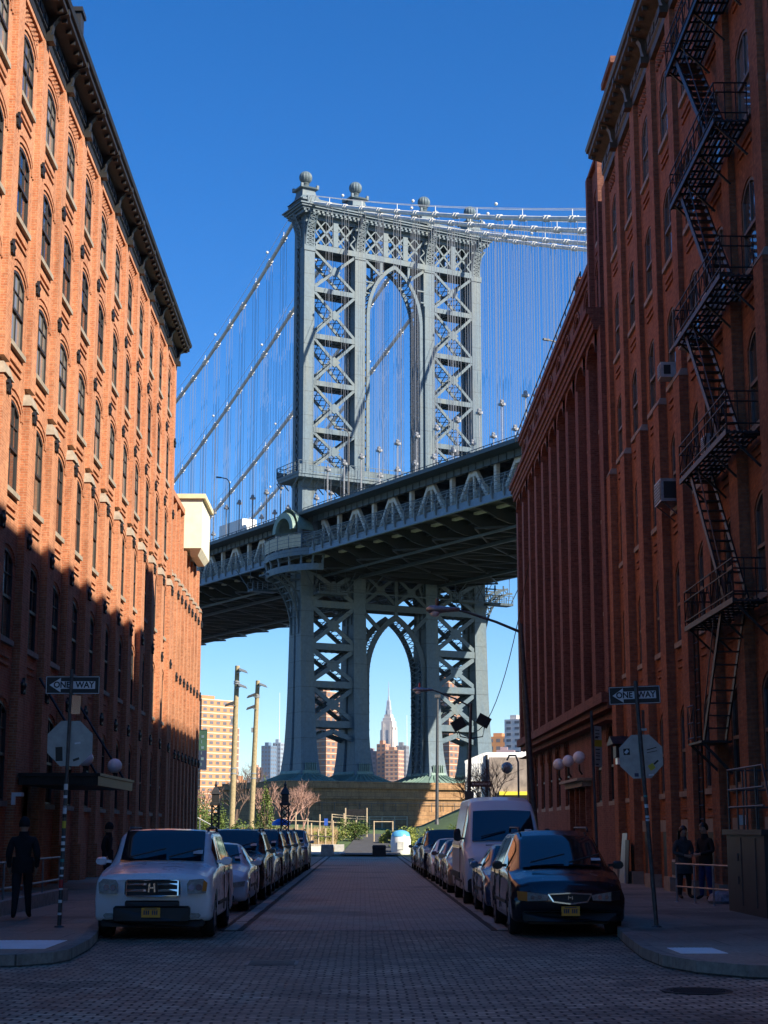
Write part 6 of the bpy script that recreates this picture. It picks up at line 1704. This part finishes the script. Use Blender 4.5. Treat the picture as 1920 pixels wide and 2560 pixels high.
# barriers, blocks, toilet, crate at the street end
for i, (x0, y0, x1, y1, lab) in enumerate(((-6.2, 125, -1.3, 123.5, 'white concrete barrier behind the left row of cars'), (-4.6, 119.2, -2.0, 119.2, 'second white barrier lying nearer the street'))):
    g = MB(); g.loft([[(x, y-.28, .0), (x, y-.28, .18), (x, y-.10, .72-.1*i), (x, y+.10, .72-.1*i), (x, y+.28, .18), (x, y+.28, .0)] for x, y in ((x0, y0), (x1, y1))]); tag(g.build('barrier', 'concrete'), lab, 'barrier', 'white barriers at the street end')
g = MB(); pts = [(-3.6, 117.3), (-2.4, 117.0), (-1.6, 117.3), (-1.3, 118.2)]; g.tube([(x, y, .12) for x, y in pts], .14, 8); tag(g.build('curved_kerb', 'concrete'), 'short curved white kerb in front of the barriers', 'kerb')
g = MB(); g.loft([[(-2.35+a*s_, 114.8+b*s_*.8, z) for a, b in ((-.45, -.4), (.45, -.4), (.45, .4), (-.45, .4))] for s_, z in ((.95, 0), (1, .1), (.93, .72), (.85, .78))]); tag(g.build('stone_block', 'kerbstone'), 'dark grey stone block at the left side of the street end', 'stone block')
g = MB(); g.loft([[(1.15+a*s_, 113.3+b*s_*.8, z) for a, b in ((-.46, -.4), (.46, -.4), (.46, .4), (-.46, .4))] for s_, z in ((.95, 0), (1, .06), (.97, .5), (1.0, .55), (1.0, .68), (.9, .76))]); g.box(.85, 1.45, 112.95, 112.98, .2, .5); tag(g.build('dark_crate', 'blackmetal'), 'squat black crate in the middle of the street end', 'crate')
r = empty('drum_bin', (2.75, 121, 0), 'white drum shaped bin with a blue lid at the path edge', 'bin')
g = MB(); g.lathe([(.62, 0), (.68, .1), (.72, 1.0), (.66, 1.3)], (2.75, 120, 0), 20)
g.build('body', 'white', r, smooth=50)
g = MB(); g.lathe([(.68, 1.3), (.60, 1.55), (.35, 1.7), (.02, 1.76)], (2.75, 120, 0), 20); g.build('lid', plain('sky blue plastic', (.10, .38, .62), .35), r, smooth=50)
g = MB(); g.box(2.5, 2.95, 119.28, 119.3, .4, .95); g.build('panel', 'offwhite', r)
g = MB(); g.lathe([(.62, 0), (.58, .22), (.25, .42), (.02, .45)], (-5.4, 112.5, 2.05), 12); g.tube([(-5.4, 112.5, 0), (-5.4, 112.5, 2.1)], .05, 6)
tag(g.build('blue_canopy', plain('blue canvas', (.02, .16, .62), .5), smooth=40), 'small bright blue parasol seen over the roofs of the left cars', 'parasol')
# white shed
sh = empty('white_shed', (10, 128, 0), 'low white corrugated shed with a sloping parapet beyond the cargo van', 'building')
g = MB(); P_ = [(7.85, 0), (14.0, 0), (14.0, 7.6), (9.6, 7.6), (9.3, 7.55), (7.85, 6.95)]
g.loft([[(x, 128, z) for x, z in P_], [(x+1.2, 133, z) for x, z in P_]])
for k in range(12): g.box(7.9+k*.13, 7.93+k*.13, 127.96, 128, .5, 6.8)
g.build('wall', 'white', sh)
g = MB()
for x in (8.0, 8.8): g.box(x, x+.22, 127.9, 127.99, .1, 4.6)
g.box(9.45, 9.6, 127.85, 128, 0, 7.4); g.build('window_slot', 'carblack', sh)
g = MB(); g.box(9.7, 14, 127.5, 127.9, 0, 7.2); g.build('annex_wall', plain('grey brown panel', (.26, .21, .18), .8, var=.3, scale=2), sh)
g = MB(); g.box(10.4, 13.6, 127.2, 127.5, 4.35, 4.62); g.build('yellow_strip', plain('yellow strip', (.75, .62, .06), .5), sh)
g = MB(); g.mi = 0; g.box(11.0, 13.9, 127.35, 127.45, 2.6, 3.5); g.mi = 1; addtext(g, 'PARK', .75, lambda x, y: (12.2+x, 127.3, 3.05+y), .03); g.build('sign', [plain('grey sign', (.25, .27, .28), .6), 'signwhite'], sh)
# ================================================================ skyline
def tower(nm, lab, x, y, w, d, z, rot, wall, win, rows, cols, cat='building', band=None, face2=True, z0=0, grp='distant apartment towers', ww=.55, wh=.45):
    r = empty(nm, (x, y, z0), lab, cat, grp); a = R(rot)
    T = lambda p, q_, s_: (x+p*math.cos(a)-q_*math.sin(a), y+p*math.sin(a)+q_*math.cos(a), s_)
    g = MB(T); g.box(-w/2, w/2, -d/2, d/2, z0, z); g.box(-w*.3, w*.1, -d*.25, d*.25, z, z+z*.04); wl = g.build('wall', wall, r)
    rh = (z-z0-3)/rows
    g = MB(T)
    for i in range(rows+1): g.box(-w/2-.12, w/2+.12, -d/2-.12, d/2+.12, z0+3+i*rh-.35, z0+3+i*rh) 
    if band: g.build('floor_band', band, wl, world=True)
    cells = [(f, i, k) for f in ((0, 1) if face2 else (0,)) for i in range(rows) for k in range(cols)]
    big = MB(T)
    for m, (f, i, k) in enumerate(cells):
        W_ = w if f == 0 else d; cw = W_/cols; c = -W_/2+cw*(k+.5); zb = z0+3+i*rh+rh*.25
        gg = MB(T) if m < 48 else big
        if f == 0: gg.box(c-cw*ww/2, c+cw*ww/2, -d/2-.05, -d/2+.02, zb, zb+rh*wh)
        else: s_ = 1 if rot < 0 or True else -1; gg.box(w/2-.02, w/2+.05, c-cw*ww/2, c+cw*ww/2, zb, zb+rh*wh)
        if m < 48: o_ = gg.build('window', win, r)
    if big.v: tag(big.build('window', win, r), kind='stuff')
    return r
wa = plain('orange brick far', (.46, .22, .10), .85, var=.06, scale=.1); wb_ = plain('pale far wall', (.55, .48, .40), .85, var=.05, scale=.1); wc = plain('brown brick far', (.30, .16, .10), .85, var=.06, scale=.1)
wd = plain('pink brick far', (.46, .24, .16), .85, var=.05, scale=.1); wband = plain('cream floor band', (.66, .55, .40), .8, var=.04, scale=.1); wwin = plain('far window', (.14, .13, .14), .3, var=.3, scale=.3)
tower('apartment_tower', 'orange brick apartment tower with cream bands beyond the warehouse corner', -68, 712, 19, 19, 56, -42, wa, wwin, 19, 5, band=wband)
tower('apartment_tower', 'lower brown wing beside the orange apartment tower', -61, 722, 12, 10, 45, -42, wc, wwin, 15, 3, band=wband)
tower('apartment_tower', 'brown banded apartment slab seen through the near bridge leg bracing', -25, 1110, 15, 15, 92, -38, wc, wwin, 22, 3, band=wband)
tower('apartment_tower', 'brown banded apartment slab seen between the two far bridge legs', 56, 1110, 15, 15, 98, -38, wc, wwin, 23, 3, band=wband)
tower('apartment_tower', 'shaded grey apartment block left in the row under the spired tower', 8.5, 1500, 15, 12, 71, -25, plain('grey violet far', (.24, .20, .22), .8), wwin, 16, 3)
tower('apartment_tower', 'tallest pink brick apartment block under the spired tower', 19, 1490, 9, 9, 77, -30, wd, wwin, 20, 2)
tower('apartment_tower', 'wide pink apartment block with balconies under the spired tower', 28.5, 1480, 13, 12, 71, -25, wd, wwin, 18, 3, band=wband)
tower('apartment_tower', 'grey glassy block right of the pink apartment blocks', 41, 1700, 11, 10, 86, -20, plain('grey glass far', (.22, .23, .25), .5), wwin, 18, 3)
tower('office_tower', 'blue glass office tower left of the near bridge leg', -167, 3000, 20, 20, 150, -30, plain('blue glass far', (.13, .19, .27), .3), wwin, 20, 3, grp='distant office towers')
tower('office_tower', 'pale blue stepped office tower touching the near bridge leg', -152, 3050, 16, 18, 158, -25, plain('pale blue glass far', (.30, .36, .42), .3), wwin, 20, 3, grp='distant office towers')
tower('apartment_tower', 'small pinkish tower with a pale top between the timber poles and the blue glass one', -188, 3000, 12, 12, 112, -30, wd, wwin, 14, 3)
tower('apartment_tower', 'low dark block beside the shorter timber pole', -58, 900, 7, 7, 29, 0, plain('dark far wall', (.08, .08, .09), .6), wwin, 6, 3)
tower('apartment_tower', 'orange brick block with white parapet right of the far bridge leg', 75, 900, 12, 12, 51, -20, wa, wwin, 12, 3, band=None)
tower('apartment_tower', 'violet shaded low block in front of the orange brick one at far right', 74, 860, 9, 9, 42, -10, plain('violet far wall', (.30, .22, .24), .8), wwin, 9, 3)
tower('apartment_tower', 'tall white slab with a column of tiny windows at far right', 82, 880, 10, 10, 59, -35, plain('white far slab', (.62, .58, .54), .7), wwin, 18, 2)
q = random.Random(9)
for i in range(26):
    x = -240+i*16+q.uniform(-6, 6); z = q.uniform(22, 44)*1.2; yy = q.uniform(1500, 1900)
    if -260 < x < 190:
        r = empty('low_building', (x, yy, 0), 'low pale rooftop block on the far shore', 'building', 'low pale blocks along the far shore')
        g = MB(); w_ = q.uniform(8, 16); g.box(x-w_/2, x+w_/2, yy-8, yy+8, 0, z); g.box(x-w_/5, x+w_/6, yy-3, yy+3, z, z+4); g.build('wall', [wb_, wd, wa][i % 3], r)
        g = MB(); [g.box(x-w_/2+1+k*2.5, x-w_/2+2.2+k*2.5, yy-8.05, yy-8, zz, zz+1.6) for k in range(int(w_/2.6)) for zz in range(12, int(z)-2, 4)]; tag(g.build('window', wwin, r), kind='stuff')
# stepped stone skyscraper with mast
es = empty('skyscraper', (79, 5000, 0), 'tall stepped stone skyscraper with a spire framed by the bridge arch', 'building')
a = R(-28)
T = lambda p, q_, s_: (79.5+p*math.cos(a)-q_*math.sin(a), 5000+p*math.sin(a)+q_*math.cos(a), s_)
g = MB(T)
for w_, d_, z0, z1 in ((41, 32, 0, 296), (47, 22, 0, 262), (24, 42, 0, 245), (36, 28, 296, 322), (29, 24, 322, 332), (21, 18, 332, 342)): g.box(-w_/2, w_/2, -d_/2, d_/2, z0, z1)
g.box(-14, -8, -18.5, -17, 0, 318); g.box(8, 14, -18.5, -17, 0, 318); g.box(20, 21.5, -13, -7, 0, 305); g.box(20, 21.5, 7, 13, 0, 305)
wl = g.build('wall', plain('pale limestone far', (.56, .50, .46), .8, var=.04, scale=.02), es)
g = MB(T); g.loft([[(s_*b, s_*c_, z) for b, c_ in ((-1, -1), (1, -1), (1, 1), (-1, 1))] for s_, z in ((7.5, 338), (7, 352), (5, 370), (4.6, 381), (3.2, 386))]); g.box(-9, 9, -1.5, 1.5, 338, 356); g.box(-1.5, 1.5, -9, 9, 338, 356)
g.lathe([(2.6, 386), (2.4, 395), (1.4, 398), (1.3, 420), (.7, 424), (.6, 441)], (0, 0, 0), 10); g.build('spire', plain('spire metal far', (.42, .44, .48), .5, .2), wl)
g = MB(T)
for k in range(-7, 8):
    g.box(k*2.5-.55, k*2.5+.55, -17.2, -16.9, 40, 268)
for k in range(-6, 7): g.box(19.9, 20.2, k*2.4-.5, k*2.4+.5, 40, 268)
tag(g.build('window_strip', plain('far window strip', (.30, .30, .34), .6), wl), kind='stuff')
for x_, y_, z_, l_ in ((46, 3400, 215, 'thin mast left of the spired skyscraper'), (69.5, 2600, 178, 'thin white mast right of the spired skyscraper'), (-152, 3060, 250, 'thin antenna mast above the blue office towers')):
    g = MB(); g.tube([(x_, y_, 60), (x_, y_, z_)], [1.0, .35], 6); g.box(x_-2, x_+2, y_-2, y_+2, 0, 62); tag(g.build('antenna_mast', 'white'), l_, 'mast')
# river behind the foundation
g = MB(); g.face([(-3000, 275, -1.15), (3000, 275, -1.15), (3000, 800, -1.15), (-3000, 800, -1.15)])
m_, nt_, b_ = _nt('river water'); b_.inputs['Base Color'].default_value = (.02, .04, .06, 1); b_.inputs['Roughness'].default_value = .12; bump(nt_, b_, noisetex(nt_, pos(nt_), .6, 3), .4, .3)
struct('water', g, m_)
# ================================================================ sky, sun, camera
AZ, EL = 53.0, 35.3
w = bpy.data.worlds.new('World'); scene.world = w; w.use_nodes = True
nt = w.node_tree; bg = nt.nodes['Background']
sky = nt.nodes.new('ShaderNodeTexSky'); sky.sky_type = 'NISHITA'; sky.sun_disc = False
sky.sun_elevation = R(EL); sky.sun_rotation = R(180-AZ); sky.altitude = 200; sky.air_density = 1.0; sky.dust_density = .1; sky.ozone_density = 6.0
hs_ = nt.nodes.new('ShaderNodeHueSaturation'); hs_.inputs['Hue'].default_value = .508; hs_.inputs['Saturation'].default_value = 1.27
nt.links.new(sky.outputs[0], hs_.inputs['Color']); nt.links.new(hs_.outputs[0], bg.inputs[0]); bg.inputs[1].default_value = .084
sl = bpy.data.lights.new('sun', 'SUN'); sl.energy = 5.0; sl.angle = R(.53); sl.color = (1, .90, .74)
so = bpy.data.objects.new('sun', sl); COL.objects.link(so)
S = Vector((math.sin(R(AZ))*math.cos(R(EL)), -math.cos(R(AZ))*math.cos(R(EL)), math.sin(R(EL))))
so.rotation_euler = S.to_track_quat('Z', 'Y').to_euler(); so.location = (60, -60, 80)
cam = bpy.data.cameras.new('camera'); cam.lens = 36*4141/2560; cam.sensor_width = 36; cam.sensor_fit = 'AUTO'; cam.clip_end = 20000; cam.clip_start = .1
co = bpy.data.objects.new('camera', cam); COL.objects.link(co); co.location = (0, 0, 1.75)
co.rotation_euler = (R(90+10.8676), 0, R(-.7473)); scene.camera = co
scene.view_settings.view_transform = 'Standard'; scene.view_settings.look = 'None'; scene.view_settings.gamma = 1; scene.view_settings.exposure = 1.08
scene.render.resolution_x = 768; scene.render.resolution_y = 1024
cy = scene.cycles; cy.max_bounces = 6; cy.diffuse_bounces = 3; cy.glossy_bounces = 3; cy.sample_clamp_indirect = 8; cy.blur_glossy = .5; cy.caustics_reflective = True
cy.use_denoising = True

g = MB(); g.box(-1500, 1500, -140, 5600, -4, 470)
hm = bpy.data.materials.new('haze'); hm.use_nodes = True; hn = hm.node_tree; hn.nodes.remove(hn.nodes['Principled BSDF'])
pv = hn.nodes.new('ShaderNodeVolumePrincipled'); pv.inputs['Color'].default_value = (.80, .88, 1, 1); pv.inputs['Density'].default_value = .00002; pv.inputs['Anisotropy'].default_value = .2
hn.links.new(pv.outputs[0], hn.nodes['Material Output'].inputs['Volume'])
tag(g.build('haze', hm), kind='stuff')
